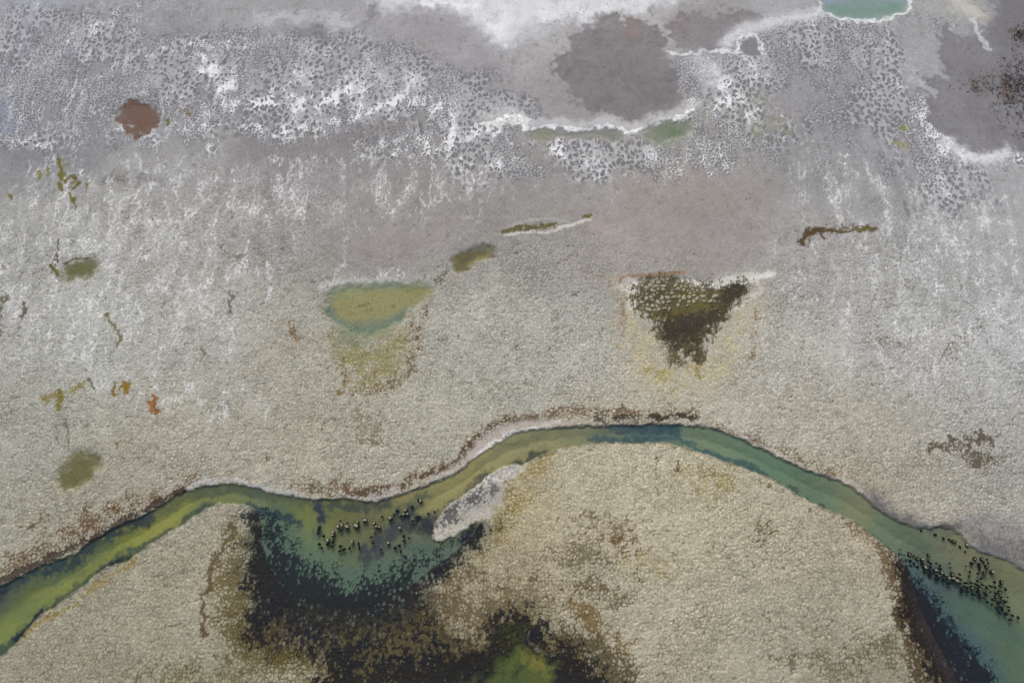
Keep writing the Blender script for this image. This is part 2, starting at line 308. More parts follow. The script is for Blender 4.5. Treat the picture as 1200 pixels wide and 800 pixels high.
for pts, wd, c, a in [([(300, 24), (350, 22), (410, 27)], 8, (190, 190, 191), .5), ([(640, 22), (700, 14), (760, 6)], 9, (215, 215, 215), .6), ([(580, 30), (590, 48)], 9, (222, 222, 222), .6), ([(500, 2), (560, 6)], 5, (222, 222, 222), .8),
                      ([(1118, -10), (1130, 8), (1142, 14)], 16, (186, 184, 172), .8), ([(360, 32), (372, 42)], 12, (112, 112, 116), .6), ([(430, 30), (434, 12)], 5, (116, 114, 116), .6), ([(765, 20), (768, 10)], 4, (112, 110, 110), .6),
                      ([(0, 178), (60, 184), (130, 178)], 10, (118, 118, 120), .5), ([(290, 172), (360, 175), (420, 155), (470, 148)], 14, (126, 123, 123), .75), ([(800, 230), (900, 215), (860, 240)], 22, (136, 130, 124), .4),
                      ([(740, 34), (745, 30)], 9, (132, 110, 100), .5), ([(790, 32), (800, 28)], 12, (124, 112, 108), .5), ([(0, 130), (10, 150)], 14, (128, 136, 152), .5), ([(60, 150), (140, 160), (200, 150)], 16, (136, 138, 142), .35)]:
    blend(stroke(pts, wd, 2) * a, c)
# crisp salt shorelines
frg = np.clip(fbm(X, Y, 1.5, 3, 460), -1, 1)
def shore(pts, wd, c=(228, 228, 226), a=1.0, warp=1): blend(ss(.25, .75, stroke(pts, wd * 1.15, warp, 1.4) * (1 + .7 * frg)) * np.clip(.85 + .5 * n_sml, 0, 1) * a, c)
SL = [(566, 147), (585, 142), (600, 137), (612, 149), (630, 149), (655, 148), (676, 151), (692, 153), (712, 148), (724, 150), (738, 156), (755, 149), (768, 142), (790, 136), (816, 130)]
blend(stroke([(u, v - 5) for u, v in SL], 7, 1) * 0.75, (184, 183, 182)); shore(SL, 2.6); shore([(572, 147), (612, 143)], 6, (214, 214, 212), .8, 1)
shore([(786, 62), (815, 63), (845, 58), (862, 64), (866, 50), (880, 42), (893, 46), (893, 62)], 2.6, (212, 212, 212), .9); blend(stroke([(850, 50), (870, 38), (900, 28), (935, 20), (962, 16)], 9, 1) * .75, (204, 204, 204))
shore([(832, 78), (840, 92), (852, 112)], 4, (214, 214, 214), .7, 1); blend(stroke([(820, 72), (835, 88)], 14, 1) * .6, (190, 190, 190))
blend(stroke([(1112, 168), (1132, 184), (1160, 186), (1180, 178)], 8, 1) * .8, (206, 206, 208)); shore([(1140, 22), (1150, 42), (1158, 58)], 4, (196, 196, 196), .7, 1)
shore([(1066, 92), (1080, 100), (1096, 112)], 5, (186, 186, 186), .5, 1)
# ------------------------------------------------------------------ rusty, ochre and olive staining that starts in the cracks
BR = (92, 78, 50); RU = (102, 80, 56); OC = (140, 124, 72); DK = (52, 46, 34)
for M, c in [
    (0.48 * stroke([(0, 672), (60, 640), (110, 615), (150, 595), (200, 580), (225, 566)], 16, 1), RU), (0.55 * stroke([(80, 622), (130, 598), (150, 600)], 12, 1), RU), (0.6 * stroke([(38, 618), (56, 606)], 5, 1), BR),
    (0.52 * stroke([(345, 570), (400, 572), (440, 576), (480, 566), (520, 548), (545, 530), (562, 512), (590, 494), (640, 484), (700, 482), (760, 488), (810, 484)], 9, 1), RU),
    (0.62 * stroke([(412, 576), (450, 572), (500, 556), (540, 530), (560, 510), (580, 498), (620, 490)], 4, 1), (84, 64, 48)), (0.66 * stroke([(700, 492), (750, 492), (790, 488), (815, 490)], 5, 1), DK),
    (0.5 * stroke([(840, 500), (900, 524), (980, 556)], 6, 1), RU), (0.5 * stroke([(640, 532), (610, 560), (596, 600), (560, 640), (510, 680)], 26, 1), OC), (0.5 * blob(590, 580, 22, 30), (120, 104, 52)),
    (0.62 * blob(520, 680, 40, 26), BR), (0.6 * stroke([(545, 664), (570, 676), (590, 690)], 4, 1), BR), (0.7 * stroke([(500, 700), (560, 720), (610, 726)], 20, 1), (88, 74, 50)), (0.6 * blob(600, 700, 60, 30), (110, 98, 70)),
    (0.42 * blob(715, 625, 36, 22), (120, 104, 78)), (0.6 * blob(892, 622, 12, 10), BR), (0.55 * blob(700, 690, 50, 16), BR), (0.5 * blob(760, 660, 40, 14), OC), (0.45 * blob(840, 560, 60, 26), OC),
    (0.7 * stroke([(672, 710), (690, 724), (712, 744), (730, 760)], 14, 1), (108, 88, 50)), (0.8 * stroke([(650, 760), (690, 766), (720, 790), (740, 830)], 26, 1), (80, 70, 44)), (0.75 * stroke([(1030, 640), (1050, 680), (1058, 720), (1064, 760), (1085, 820)], 12, 1), (70, 56, 34)),
    (0.5 * stroke([(1000, 620), (1030, 640), (1048, 680)], 12, 1), (118, 98, 68)), (0.9 * stroke([(272, 622), (262, 642), (252, 658), (250, 672), (245, 690), (238, 712), (240, 745)], 4, 1), (84, 66, 44)),
    (0.72 * mx(area([(262, 640), (285, 612), (304, 606), (304, 700), (330, 740), (400, 790), (330, 800), (285, 786), (256, 760), (248, 700), (254, 664)], 4, 1)), (96, 84, 44)), (0.85 * stroke([(300, 610), (302, 650), (296, 700)], 12, 1), (84, 68, 34)),
    (0.75 * stroke([(290, 745), (330, 760), (370, 770), (395, 800)], 16, 1), (84, 74, 36)), (0.5 * stroke([(180, 795), (230, 790), (300, 800)], 24, 1), (104, 98, 64)), (0.6 * stroke([(30, 742), (70, 718), (120, 682), (160, 660)], 5, 1), OC), (0.6 * blob(58, 726, 6, 5), (120, 102, 50)), (0.6 * blob(107, 776, 4, 3), (116, 112, 60)),
    (0.7 * stroke([(1090, 522), (1120, 518), (1140, 512), (1160, 518)], 6, 2), (78, 68, 52)), (0.7 * blob(1140, 535, 22, 12), (84, 74, 58)), (0.5 * blob(1110, 524, 26, 6), (100, 86, 64)), (0.35 * blob(1040, 402, 22, 8), (112, 100, 84)), (0.35 * stroke([(1110, 410), (1128, 400)], 12, 1), (112, 100, 84)),
    (0.65 * area([(385, 388), (420, 395), (470, 380), (492, 365), (488, 400), (480, 428), (462, 450), (440, 462), (420, 460), (402, 438), (390, 410)], 4, 1), (138, 130, 84)), (0.5 * stroke([(482, 385), (484, 412), (478, 436), (450, 455), (420, 462)], 8, 1), (112, 92, 62)),
    (0.6 * stroke([(400, 420), (405, 445), (398, 462)], 5, 1), (120, 104, 60)), (0.5 * stroke([(502, 352), (496, 378), (484, 392), (482, 408)], 3, 1), (96, 78, 58)), (0.6 * blob(444, 516, 10, 8), (110, 102, 82)), (0.45 * blob(430, 500, 30, 22), (122, 114, 92)),
    (0.6 * area([(725, 330), (745, 360), (770, 385), (800, 420), (840, 400), (870, 360), (890, 350), (880, 400), (850, 450), (790, 460), (745, 440), (730, 400)], 6, 1), (176, 164, 124)), (0.7 * blob(770, 438, 16, 10), (152, 142, 78)), (0.6 * blob(815, 436, 12, 8), (152, 142, 88)),
    (0.6 * stroke([(775, 392), (785, 410), (792, 424)], 9, 1), (76, 66, 42)), (0.75 * stroke([(820, 398), (818, 420)], 7, 1), (76, 66, 46)), (0.6 * stroke([(848, 368), (838, 385)], 5, 1), (100, 84, 58)), (0.5 * stroke([(886, 372), (884, 390), (878, 420)], 5, 1), (130, 110, 84)), (0.5 * stroke([(728, 350), (730, 380), (728, 395)], 4, 1), (136, 108, 82)),
    (0.8 * stroke([(940, 284), (946, 274), (960, 270), (972, 272)], 5, 1), (80, 62, 38)), (0.8 * stroke([(975, 272), (1000, 270), (1026, 269)], 4, 1), (84, 76, 46)), (0.6 * blob(1180, 105, 14, 24), (84, 68, 62)), (0.5 * blob(1150, 100, 18, 12), (98, 90, 86)), (0.5 * blob(1192, 38, 10, 7), (92, 76, 66)),
    (0.8 * blob(72, 205, 5, 14, 1), (104, 100, 40)), (0.75 * blob(86, 216, 6, 6, 1), (100, 98, 44)), (0.8 * blob(88, 236, 3, 6, 1), (100, 98, 40)), (0.7 * blob(47, 206, 3, 6, 1), (122, 122, 64)), (0.8 * blob(66, 316, 6, 5, 1), (94, 98, 40)), (0.6 * stroke([(60, 318), (68, 300), (68, 282)], 2, 1), (92, 88, 66)),
    (0.8 * stroke([(68, 460), (72, 470), (70, 476)], 4, 1), (126, 114, 60)), (0.7 * stroke([(50, 468), (90, 456), (100, 452)], 5, 1), (130, 120, 76)), (0.85 * blob(148, 455, 4, 7, 1), (132, 104, 44)), (0.8 * blob(135, 456, 3, 7, 1), (126, 104, 52)), (0.9 * stroke([(180, 466), (181, 476), (184, 482)], 3.2, 1), (140, 88, 44)),
    (0.8 * blob(141, 520, 3, 4, 1), (118, 96, 56)), (0.8 * stroke([(124, 368), (138, 385), (144, 396), (142, 408)], 2.2, 1), (106, 100, 58)), (0.8 * stroke([(270, 346), (272, 362)], 3, 1), (96, 94, 80)), (0.8 * stroke([(28, 356), (26, 376)], 2.2, 1), (82, 78, 60)), (0.7 * stroke([(342, 378), (345, 398)], 3, 1), (122, 100, 66)),
    (0.7 * stroke([(264, 288), (268, 298), (284, 302)], 3, 1), (112, 110, 98)), (0.7 * blob(298, 292, 9, 3, 1), (118, 118, 100)), (0.65 * stroke([(240, 408), (242, 418), (230, 424)], 3.5, 1), (106, 104, 78)), (0.7 * blob(190, 354, 4, 4, 1), (96, 90, 60)), (0.6 * blob(157, 340, 3, 3, 1), (96, 94, 60)), (0.6 * stroke([(0, 392), (6, 350), (2, 352)], 4, 1), (90, 84, 62)), (0.6 * blob(8, 312, 4, 3, 1), (110, 108, 70)),
    (0.8 * stroke([(76, 490), (80, 505), (84, 525)], 1.8, 1), (104, 98, 80)), (0.8 * stroke([(1122, 330), (1124, 338)], 2.2, 1), (104, 104, 50)), (0.6 * blob(1058, 150, 4, 4, 1), (128, 130, 60)), (0.5 * blob(1055, 172, 10, 6, 1), (140, 138, 96)), (0.4 * blob(900, 150, 26, 12), (132, 136, 108)), (0.35 * blob(890, 116, 14, 10), (136, 142, 120)),
    (0.7 * stroke([(592, 270), (610, 268), (640, 264), (650, 266)], 4, 1), (92, 88, 50)), (0.8 * blob(688, 253, 4, 3, 1), (96, 92, 50)), (0.7 * stroke([(505, 335), (518, 326), (526, 318)], 3.5, 1), (98, 96, 80)), (0.7 * blob(770, 398, 4, 4), DK),
    (0.5 * stroke([(770, 574), (768, 540)], 2, 1), (110, 96, 60)), (0.7 * stroke([(769, 532), (771, 540)], 2.5, 0), (74, 66, 46)), (0.65 * stroke([(794, 540), (795, 550)], 2.2, 0), (74, 66, 46)), (0.7 * blob(891, 564, 2.5, 3, 0), (88, 70, 48)), (0.7 * blob(901, 569, 2.5, 3.5, 0), (88, 70, 48)), (0.7 * blob(949, 599, 3, 3, 0), (88, 70, 48)), (0.45 * blob(680, 650, 60, 20), (110, 100, 76)),
    (0.55 * blob(1030, 760, 30, 30), (96, 90, 66)), (0.5 * blob(960, 780, 60, 20), (100, 94, 70)), (0.45 * blob(150, 210, 60, 10), (110, 110, 106)), (0.4 * blob(200, 145, 6, 4, 1), (122, 108, 80)), (0.7 * blob(196, 142, 2.5, 3, 1), (92, 98, 50))]:
    crack(M, c)
for pts, wd, c, a in [([(728, 332), (727, 326), (740, 324), (770, 322), (800, 319)], 2.4, (142, 114, 88), .9), ([(745, 332), (755, 338), (800, 330), (830, 334), (868, 332), (884, 326), (906, 321)], 3.4, (214, 211, 202), .9), ([(845, 331), (880, 325)], 7, (196, 194, 182), .8), ([(735, 336), (745, 345), (742, 356)], 9, (206, 203, 192), .75),
                      ([(592, 276), (620, 272), (640, 273), (662, 266), (692, 257)], 1.7, (200, 198, 188), .75), ([(600, 264), (640, 256), (670, 262)], 1.5, (186, 184, 180), .3), ([(884, 326), (892, 340), (876, 352), (862, 362)], 3, (198, 192, 176), .6), ([(380, 335), (440, 330), (505, 333)], 5, (196, 197, 192), .5), ([(700, 265), (730, 275)], 14, (160, 148, 142), .4)]:
    blend(np.clip(stroke(pts, wd, 0 if wd < 4 else 1, 1.2) * 1.3, 0, 1) * a, c)
rs = random.Random(8)
for cu, cv, ru, rv, n, ln_, c in [(715, 626, 40, 26, 46, 7, (100, 80, 54)), (722, 640, 26, 12, 16, 7, (92, 74, 44)), (892, 622, 11, 10, 9, 4, (96, 76, 48)), (1140, 524, 26, 14, 16, 5, (88, 78, 60)), (1105, 522, 26, 5, 7, 5, (92, 80, 62)), (800, 412, 26, 10, 12, 8, (84, 74, 50)),
                                 (440, 445, 26, 12, 12, 8, (118, 100, 68)), (490, 670, 10, 20, 8, 6, (88, 76, 44)), (60, 625, 50, 12, 8, 6, (104, 90, 66)), (180, 585, 40, 8, 10, 6, (104, 88, 66))]:
    for i in range(n):
        a = rs.gauss(0, .5); b = rs.gauss(0, .5); u0 = cu + a * ru; v0 = cv + b * rv; an = math.radians(rs.gauss(-40, 30) if cu not in (800, 440, 490) else rs.gauss(-88, 14)); l = ln_ * rs.uniform(.5, 1.3)
        m_ = stroke([(u0, v0), (u0 + .5 * l * math.cos(an) + rs.uniform(-1, 1), v0 + .5 * l * math.sin(an)), (u0 + l * math.cos(an), v0 + l * math.sin(an))], rs.uniform(.8, 1.6), 0)
        blend(ss(.25, .8, m_ * (1 + .7 * frg)) * .7, c)
# weed growing in the open cracks, upper left and along the old shore lines
for p_, wd, c in [([(69, 186), (72, 200), (70, 214), (72, 224)], 2.6, (98, 94, 36)), ([(76, 214), (84, 206), (90, 210)], 2.4, (96, 92, 40)), ([(86, 222), (94, 214)], 2.0, (92, 86, 36)), ([(82, 228), (86, 236), (90, 244)], 2.0, (98, 90, 34)), ([(47, 200), (48, 210)], 2.0, (116, 116, 56)), ([(56, 198), (57, 206)], 1.5, (120, 120, 66)), ([(101, 216), (103, 222)], 1.6, (104, 98, 44)),
                  ([(60, 312), (66, 318), (68, 324)], 2.2, (84, 86, 34)), ([(68, 308), (67, 296), (69, 280)], 1.0, (70, 68, 52)), ([(76, 310), (86, 304), (104, 302)], 1.2, (80, 80, 46)), ([(196, 142), (197, 146)], 2.2, (86, 92, 36)), ([(216, 130), (222, 134)], 2.6, (120, 104, 76)), ([(12, 230), (14, 234)], 1.6, (108, 98, 50)),
                  ([(590, 272), (606, 267), (630, 265), (648, 263)], 2.6, (90, 86, 48)), ([(684, 254), (692, 253)], 2.2, (92, 88, 42)), ([(940, 286), (945, 276), (956, 270), (970, 270)], 3.4, (78, 64, 40)), ([(960, 274), (966, 280)], 2.0, (84, 64, 38)), ([(978, 272), (994, 272), (1004, 268)], 1.8, (86, 78, 48)), ([(1006, 270), (1016, 268), (1025, 268)], 3.0, (92, 88, 46)),
                  ([(1058, 148), (1060, 153)], 2.4, (120, 124, 50)), ([(147, 448), (149, 460)], 2.6, (128, 102, 38)), ([(135, 448), (134, 462)], 1.8, (116, 98, 44)), ([(180, 464), (181, 474), (185, 482)], 2.0, (132, 88, 42)), ([(70, 456), (72, 470), (69, 480)], 2.4, (116, 108, 52)), ([(50, 466), (56, 470)], 3.0, (132, 124, 78)), ([(84, 460), (94, 450)], 2.6, (134, 128, 86)), ([(104, 444), (112, 456)], 1.2, (84, 80, 62))]:
    blend(ss(.3, .6, stroke(p_, wd, 0) * (1 + .7 * frg + .3 * w3x)) * .9, c)
# ------------------------------------------------------------------ river, banks and mats
dR = sdf(RIVER, 12, 0)
bank = np.exp(-((dR + 0.35) / 0.75) ** 2)
# salt and sand edges of the river
blend(area([(640, 498), (625, 502), (608, 504), (590, 513), (572, 525), (556, 537), (540, 549), (520, 558), (500, 566), (498, 562), (520, 552), (545, 534), (560, 517), (580, 502), (604, 494), (635, 491), (668, 494), (668, 499)], .5, 0) * .9, (168, 158, 148))
shore([(556, 536), (572, 524), (590, 512), (608, 503), (626, 500)], 3.2, (196, 193, 188)); shore([(628, 499), (645, 497), (656, 494)], 2.6, (190, 187, 180))
shore([(214, 574), (232, 568), (262, 563), (288, 566), (318, 573), (338, 579), (356, 581)], 4, (168, 167, 160), .95); shore([(408, 582), (432, 583), (452, 580), (462, 574)], 5, (158, 154, 148), .8, 1); shore([(470, 578), (500, 566), (530, 552)], 2.4, (166, 162, 154), .6)
shore([(856, 506), (900, 527), (950, 550), (990, 564), (1012, 577)], 2.2, (176, 172, 166), .7); shore([(1010, 574), (1030, 590), (1060, 608), (1092, 616)], 4, (160, 156, 152), .7, 1); shore([(640, 500), (700, 496), (800, 494), (824, 497)], 1.8, (156, 150, 142), .6)
shore([(596, 560), (612, 548), (632, 536), (660, 529), (700, 522), (760, 521), (790, 524), (830, 536)], 1.8, (186, 176, 148), .7)
sandn = 0.5 + 0.5 * fbm(X, Y, 0.8, 3, 330)
sfa = area(SAND_FLAT, 2.6, 1)
blend(sfa * .85, (106, 104, 101)); blend(sfa * ss(.35, .9, sandn + .2 * (RF - .5)) * .55, (146, 142, 136)); blend(sfa * ss(.5, .1, sandn + .2 * (RF - .5)) * .5, (78, 77, 76))
blend(stroke([(1125, 612), (1150, 614), (1180, 624)], 8, 1) * .6, (146, 144, 142)); blend(stroke([(1150, 640), (1180, 652), (1210, 672)], 7, 1) * .6, (88, 88, 92)); blend(stroke([(1020, 586), (1045, 604), (1080, 614), (1120, 619)], 5, 1) * .7, (84, 86, 82))
barm = area(SAND_BAR, 1.3, 1) * (1 - .55 * ss(.2, .9, stroke([(516, 612), (524, 628)], 10, 1)) * ss(.2, .6, sandn))
blend(barm, (158, 154, 143)); blend(barm * ss(.45, .8, sandn + .25 * lump) * stroke([(600, 545), (560, 572), (525, 600), (512, 625)], 12, 1), (192, 190, 184))
blend(barm * stroke([(510, 629), (530, 625), (555, 610), (572, 600)], 4, 0), (176, 172, 160)); crack(barm * .55 * stroke([(570, 575), (530, 600), (515, 615)], 12, 1), (74, 74, 72))
# dark microbial mats
DM = area(MAT_MAIN, 7.0, 1, 0) * (1 - area(SAND_BAR, .8, 0, .6)); DMc = area(MAT_MAIN, 2.2, 1, 1.2) * (1 - area(SAND_BAR, .8, 0, .6))
FC1, FC2, RC = voronoi(X + 0.15 * w2x, Y + 0.2 * w2y, 0.55, 0.95, 11)
olive = 1.25 * blob(455, 735, 44, 26) * .7 + blob(520, 735, 40, 16) * .8 + blob(360, 735, 60, 20) * .7 + blob(430, 790, 20, 20) * .3 + blob(485, 700, 30, 16) * .6 + blob(540, 750, 26, 10) * .5
olive = np.minimum(olive, .42 + .25 * n_mid)
matA = np.clip(DM * 1.45 - 0.28 * olive - 0.14 * fbm(X, Y, 2.5, 3, 410), 0, 1.25)
fine = 0.5 * RC + .28 * ss(0, .5, FC2 - FC1) + .22 * (.5 + .5 * w3y)
blend(ss(-.12, .16, DMc * .95 - low * .85) * .7, (92, 84, 58))
nearw = ss(-9, 1, dR)
gapc = np.clip(matA * 1.3, 0, 1)
blend(gapc * .75 * (1 - nearw), (80, 73, 50)); blend(gapc * ss(-.3, .6, g_ + w3x * .5) * .3 * (1 - nearw), (52, 50, 40)); blend(gapc * .85 * nearw, (62, 80, 80))
blend(gapc * ss(.1, .5, fbm(X, Y, 4, 4, 520)) * .5 * (1 - nearw), (92, 82, 40))
speck = ss(-.12, .12, np.minimum(matA * 1.02, .86 - .42 * olive + .12 * n_mid) - fine * .75 - .25 * (.5 + .5 * w3x) + .02)
blend(speck * .94, (32, 31, 31)); blend(speck * ss(-.2, .5, fbm(X, Y, 6, 4, 530)) * .5, (26, 30, 40))
blend(ss(-.1, .1, olive * .95 - .65 * RA - .3 * (.5 + .5 * w3x) + .02) * gapc * (1 - nearw) * .55, (100, 90, 58))
blend(ss(.20, .10, FA1) * (RA > .80) * gapc * (1 - nearw) * .7, (124, 118, 84))
DMr = area(MAT_RIGHT, 3.6, 1, 0.2)
blend(ss(-.12, .14, DMr * 1.25 - low * .8) * .75, (70, 58, 38)); blend(ss(-.12, .14, np.minimum(DMr * 1.25, .92) - fine - .03) * .94, (32, 29, 30))
blend(ss(.7, 1, DMr) * ss(.1, .6, fine) * .25, (84, 76, 80))
# river bed
RP = '''0 700 62 78 74|0 740 104 118 58|40 700 96 110 58|90 670 110 120 56|150 640 112 122 56|200 608 116 124 58|255 580 100 110 66|300 580 92 104 68|350 600 108 118 60|370 600 116 124 58|330 625 78 100 78|350 640 80 104 74|370 650 92 112 70|400 660 84 104 72|400 600 100 106 66|430 600 112 114 68|470 590 126 126 76|420 630 92 98 66|440 630 74 80 70|470 625 92 98 72|490 640 84 98 76|520 570 132 130 82|560 550 130 128 80|600 525 122 124 86|640 512 120 122 86|690 508 112 120 88|720 512 86 102 86|760 506 64 90 88|778 506 50 78 86|800 508 102 122 92|830 518 96 118 90|870 530 92 118 92|900 548 82 112 90|960 570 92 112 84|1000 585 112 116 84|960 582 78 108 88|1040 620 88 112 86|1080 640 88 110 84|1110 630 116 118 86|1140 650 112 114 86|1180 675 106 112 80|1200 690 100 110 80|1070 655 84 104 86|1090 680 70 88 90|1120 700 74 98 84|1160 720 82 108 76|1190 760 78 102 76|1130 740 62 86 88|1195 795 74 96 78|1150 760 60 84 86|1100 705 52 66 78|450 650 86 104 68|-60 760 100 112 58'''
ri = np.nonzero(dR > -1.5)[0]
num = np.zeros((3, ri.size), f32); den = np.zeros(ri.size, f32)
for c in RP.split('|'):
    u, v, r, g, b = map(float, c.split()); cx, cy = at(u, v)
    wgt = 1 / ((X[ri] + 1.5 * w1x[ri] - f32(cx)) ** 2 + (Y[ri] + 1.5 * w1y[ri] - f32(cy)) ** 2 + 16) ** 2
    q_ = .92; a_ = (r + g + b) / 3; L = lin((r * q_ + a_ * (1 - q_) + 6, g * q_ + a_ * (1 - q_), b * q_ + a_ * (1 - q_))); den += wgt
    for k in range(3): num[k] += wgt * L[k]
bed = col.copy(); bed[:, ri] = num / den * 1.06 * (1 + 0.10 * n_mid[ri] + 0.06 * fbm(X[ri], Y[ri], 2.5, 4, 440, 1.0))
inw = ss(-0.05, 0.25, dR)
hold = ss(.10, .30, ss(-.14, .14, matA * 1.0 - (FC1 * .0 + (1 - RC) * .75 + .25)))     # mats standing in the shallows
DMw = area(MAT_MAIN, 7, 1, -1.8) + .10 * fbm(X, Y, 4, 4, 620)
DMq = area(MAT_RIGHT, 5, 1, -.3) + .10 * fbm(X, Y, 4, 4, 630)
keep_m = 1 - ss(-.10, .10, np.minimum(DMw * 1.1, .80) - fine * .8 - .2 * (.5 + .5 * w3x))
keep_r = 1 - ss(-.10, .10, np.minimum(DMq * 1.15, .82) - fine * .8 - .2 * (.5 + .5 * w3x))
land = col.copy()
for k in range(3): col[k] = land[k] * (1 - inw) + bed[k] * inw
def wet(mask, rgb): blend(mask * inw, rgb)
wet(ss(0, .8, matA) * .55, (72, 96, 88)); wet(ss(0, .7, DMr) * .5, (66, 88, 96)); pass
wet(np.clip(area([(318, 616), (345, 650), (380, 668), (430, 672), (500, 650), (540, 632), (560, 640), (500, 720), (300, 720)], 3.5, 1) * .3, 0, 1), (54, 78, 80))
frg = np.clip(fbm(X, Y, 1.5, 3, 460), -1, 1)
def specks():
    e_ = ss(0, .12, inw); blend((1 - keep_m) * .93 * e_, (24, 27, 32)); blend((1 - keep_r) * .93 * e_, (26, 26, 32))
def fringe(pts, wd, s, c=(40, 56, 66)): wet(ss(.15, .95, stroke(pts, wd, 1) * (1 + .5 * frg) + .16 * w3x + .10 * (RC - .5)) * s, c)
fringe([(-20, 700), (0, 690), (40, 670), (88, 652), (110, 634), (150, 612), (175, 604)], 11, .9, (34, 46, 58)); fringe([(30, 680), (90, 662), (120, 640)], 16, .4, (52, 76, 74))
fringe([(175, 603), (215, 580), (240, 574), (300, 574), (360, 588)], 9, .6, (64, 74, 66)); fringe([(0, 768), (34, 736), (66, 708), (118, 668), (172, 640), (224, 606), (248, 594)], 8, .75, (38, 56, 62)); fringe([(20, 748), (60, 712)], 5, .9, (26, 32, 40)); fringe([(116, 670), (150, 656)], 5, .9, (26, 34, 42))
fringe([(290, 594), (320, 606), (350, 612)], 6, .85, (38, 58, 66)); fringe([(372, 584), (375, 596), (376, 604)], 6, .9, (36, 52, 68)); fringe([(385, 590), (430, 594), (455, 588)], 8, .8, (60, 68, 62)); fringe([(376, 612), (374, 628)], 5, .5, (60, 84, 84))
fringe([(640, 530), (615, 542), (600, 545)], 7, .9, (62, 66, 56)); fringe([(470, 598), (500, 583)], 5, .6, (62, 82, 74)); fringe([(430, 650), (460, 622), (480, 604)], 12, .85, (56, 60, 66)); fringe([(480, 620), (505, 612), (540, 585), (575, 558)], 9, .85, (60, 62, 62)); fringe([(490, 612), (505, 622)], 12, .9, (44, 46, 50))
fringe([(540, 632), (560, 620)], 8, .9, (40, 48, 54)); fringe([(720, 500), (760, 500), (794, 502)], 6, .6, (44, 66, 80)); fringe([(690, 516), (740, 514), (790, 514), (830, 528), (890, 552)], 5, .8, (52, 76, 80)); fringe([(780, 500), (796, 508)], 6, .5, (44, 70, 84))
fringe([(890, 556), (960, 594), (1040, 642), (1060, 660), (1078, 694)], 4, .75, (44, 62, 66)); fringe([(1070, 672), (1092, 700), (1112, 724), (1150, 764), (1180, 800)], 13, .35, (56, 80, 86)); fringe([(1120, 728), (1126, 740)], 6, .7, (34, 40, 52)); fringe([(1130, 756), (1140, 764)], 6, .7, (34, 38, 50))
fringe([(1024, 592), (1050, 608), (1090, 618), (1130, 628), (1160, 648)], 6, .7, (94, 98, 84)); fringe([(1110, 690), (1150, 715), (1190, 745)], 20, .35, (60, 84, 80)); fringe([(560, 548), (600, 520), (640, 506)], 5, .3, (84, 96, 76))
specks()
blend(ss(.35, .75, np.exp(-((dR + 0.02) / 0.30) ** 2) * (1 + .9 * frg)) * (1 - np.clip(DM + DMr, 0, 1)) * .48 * (1 - barm) * ss(.15, .5, 1 - area([(220, 590), (220, 560), (360, 570), (360, 592)], 2, 0) - area([(550, 545), (560, 520), (640, 492), (660, 498), (600, 530)], 2, 0) - area(SAND_FLAT, 3, 0)), (44, 42, 38))
crack(.75 * ss(.3, 1, stroke([(-20, 690), (40, 662), (104, 632), (152, 606), (192, 586), (214, 574)], 7, 0)), (62, 50, 42))
# ------------------------------------------------------------------ ponds
def pond_bed(pts, rgb, edge, rag=0, f=.4):
    m = area(pts, f, rag); blend(np.clip(m * (1.05 + .35 * n_sml * (1 - m)), 0, 1), rgb); blend(m * np.clip(fbm(X, Y, 1.8, 4, 640), 0, 1) * .35, edge)
    d = sdf(pts, 3, rag); blend(ss(1.6, .2, d) * m * .55, edge)
    return d
ponds = []
dG = pond_bed(POND_GREEN, (120, 127, 102), (134, 136, 112), 1, 1.6)
blend(area([(386, 360), (392, 351), (410, 345), (440, 339), (480, 337), (500, 339), (500, 345), (485, 356), (465, 366), (445, 373), (420, 376), (398, 373)], 1.1, 0) * .9, (140, 136, 92)); wg = area(POND_GREEN, .4, 0)
blend(wg * stroke([(382, 366), (400, 384), (430, 390), (455, 382), (476, 368)], 7, 1), (96, 114, 98)); blend(stroke([(386, 342), (430, 333), (500, 333)], 5, 1) * .7, (122, 130, 108)); blend(wg * stroke([(390, 348), (420, 342)], 5, 1) * .7, (140, 144, 96))
blend(wg * stroke([(470, 338), (500, 344)], 6, 1) * .6, (128, 128, 80)); blend(stroke([(400, 392), (420, 398), (440, 392)], 8, 2) * .6, (108, 118, 88))
for u, v in ((421, 358), (427, 357), (431, 355), (429, 364), (435, 362), (461, 359)): blend(blob(u, v, 2.2, 1.5, 0), (96, 98, 66))
pond_bed(POND_OLIVE, (92, 86, 58), (112, 108, 76), 1, .9); blend(stroke([(548, 309), (562, 303), (574, 296)], 2.4, 0) * .8, (128, 120, 70)); blend(stroke([(552, 291), (572, 291), (576, 298)], 3, 0) * .7, (104, 108, 92)); pond_bed(POND_TURQ, (122, 142, 136), (152, 164, 162), 0, 1.0)
wt = area(POND_TURQ, .6, 0); blend(wt * stroke([(975, 8), (1010, 14), (1050, 8)], 5, 1) * .7, (108, 140, 126)); blend(wt * stroke([(970, 0), (1010, -6), (1055, -2)], 5, 1) * .7, (140, 152, 172)); shore(POND_TURQ + [POND_TURQ[0]], 2.6, (206, 206, 206), .9)
pond_bed(POND_BROWN, (96, 72, 60), (106, 92, 84), 2, .5); pond_bed(POND_LEFT, (98, 98, 62), (110, 108, 76), 1, 1.2); pond_bed(POND_LOW, (102, 100, 64), (116, 114, 80), 1, 1.1); pond_bed(POND_PALE, (112, 122, 102), (140, 142, 130), 1, 1.6); pond_bed(POND_STRIP, (118, 120, 112), (140, 140, 134), 1, .8)
blend(blob(785, 154, 10, 6) * .6, (92, 112, 78)); blend(blob(635, 157, 8, 4) * .5, (126, 134, 100))
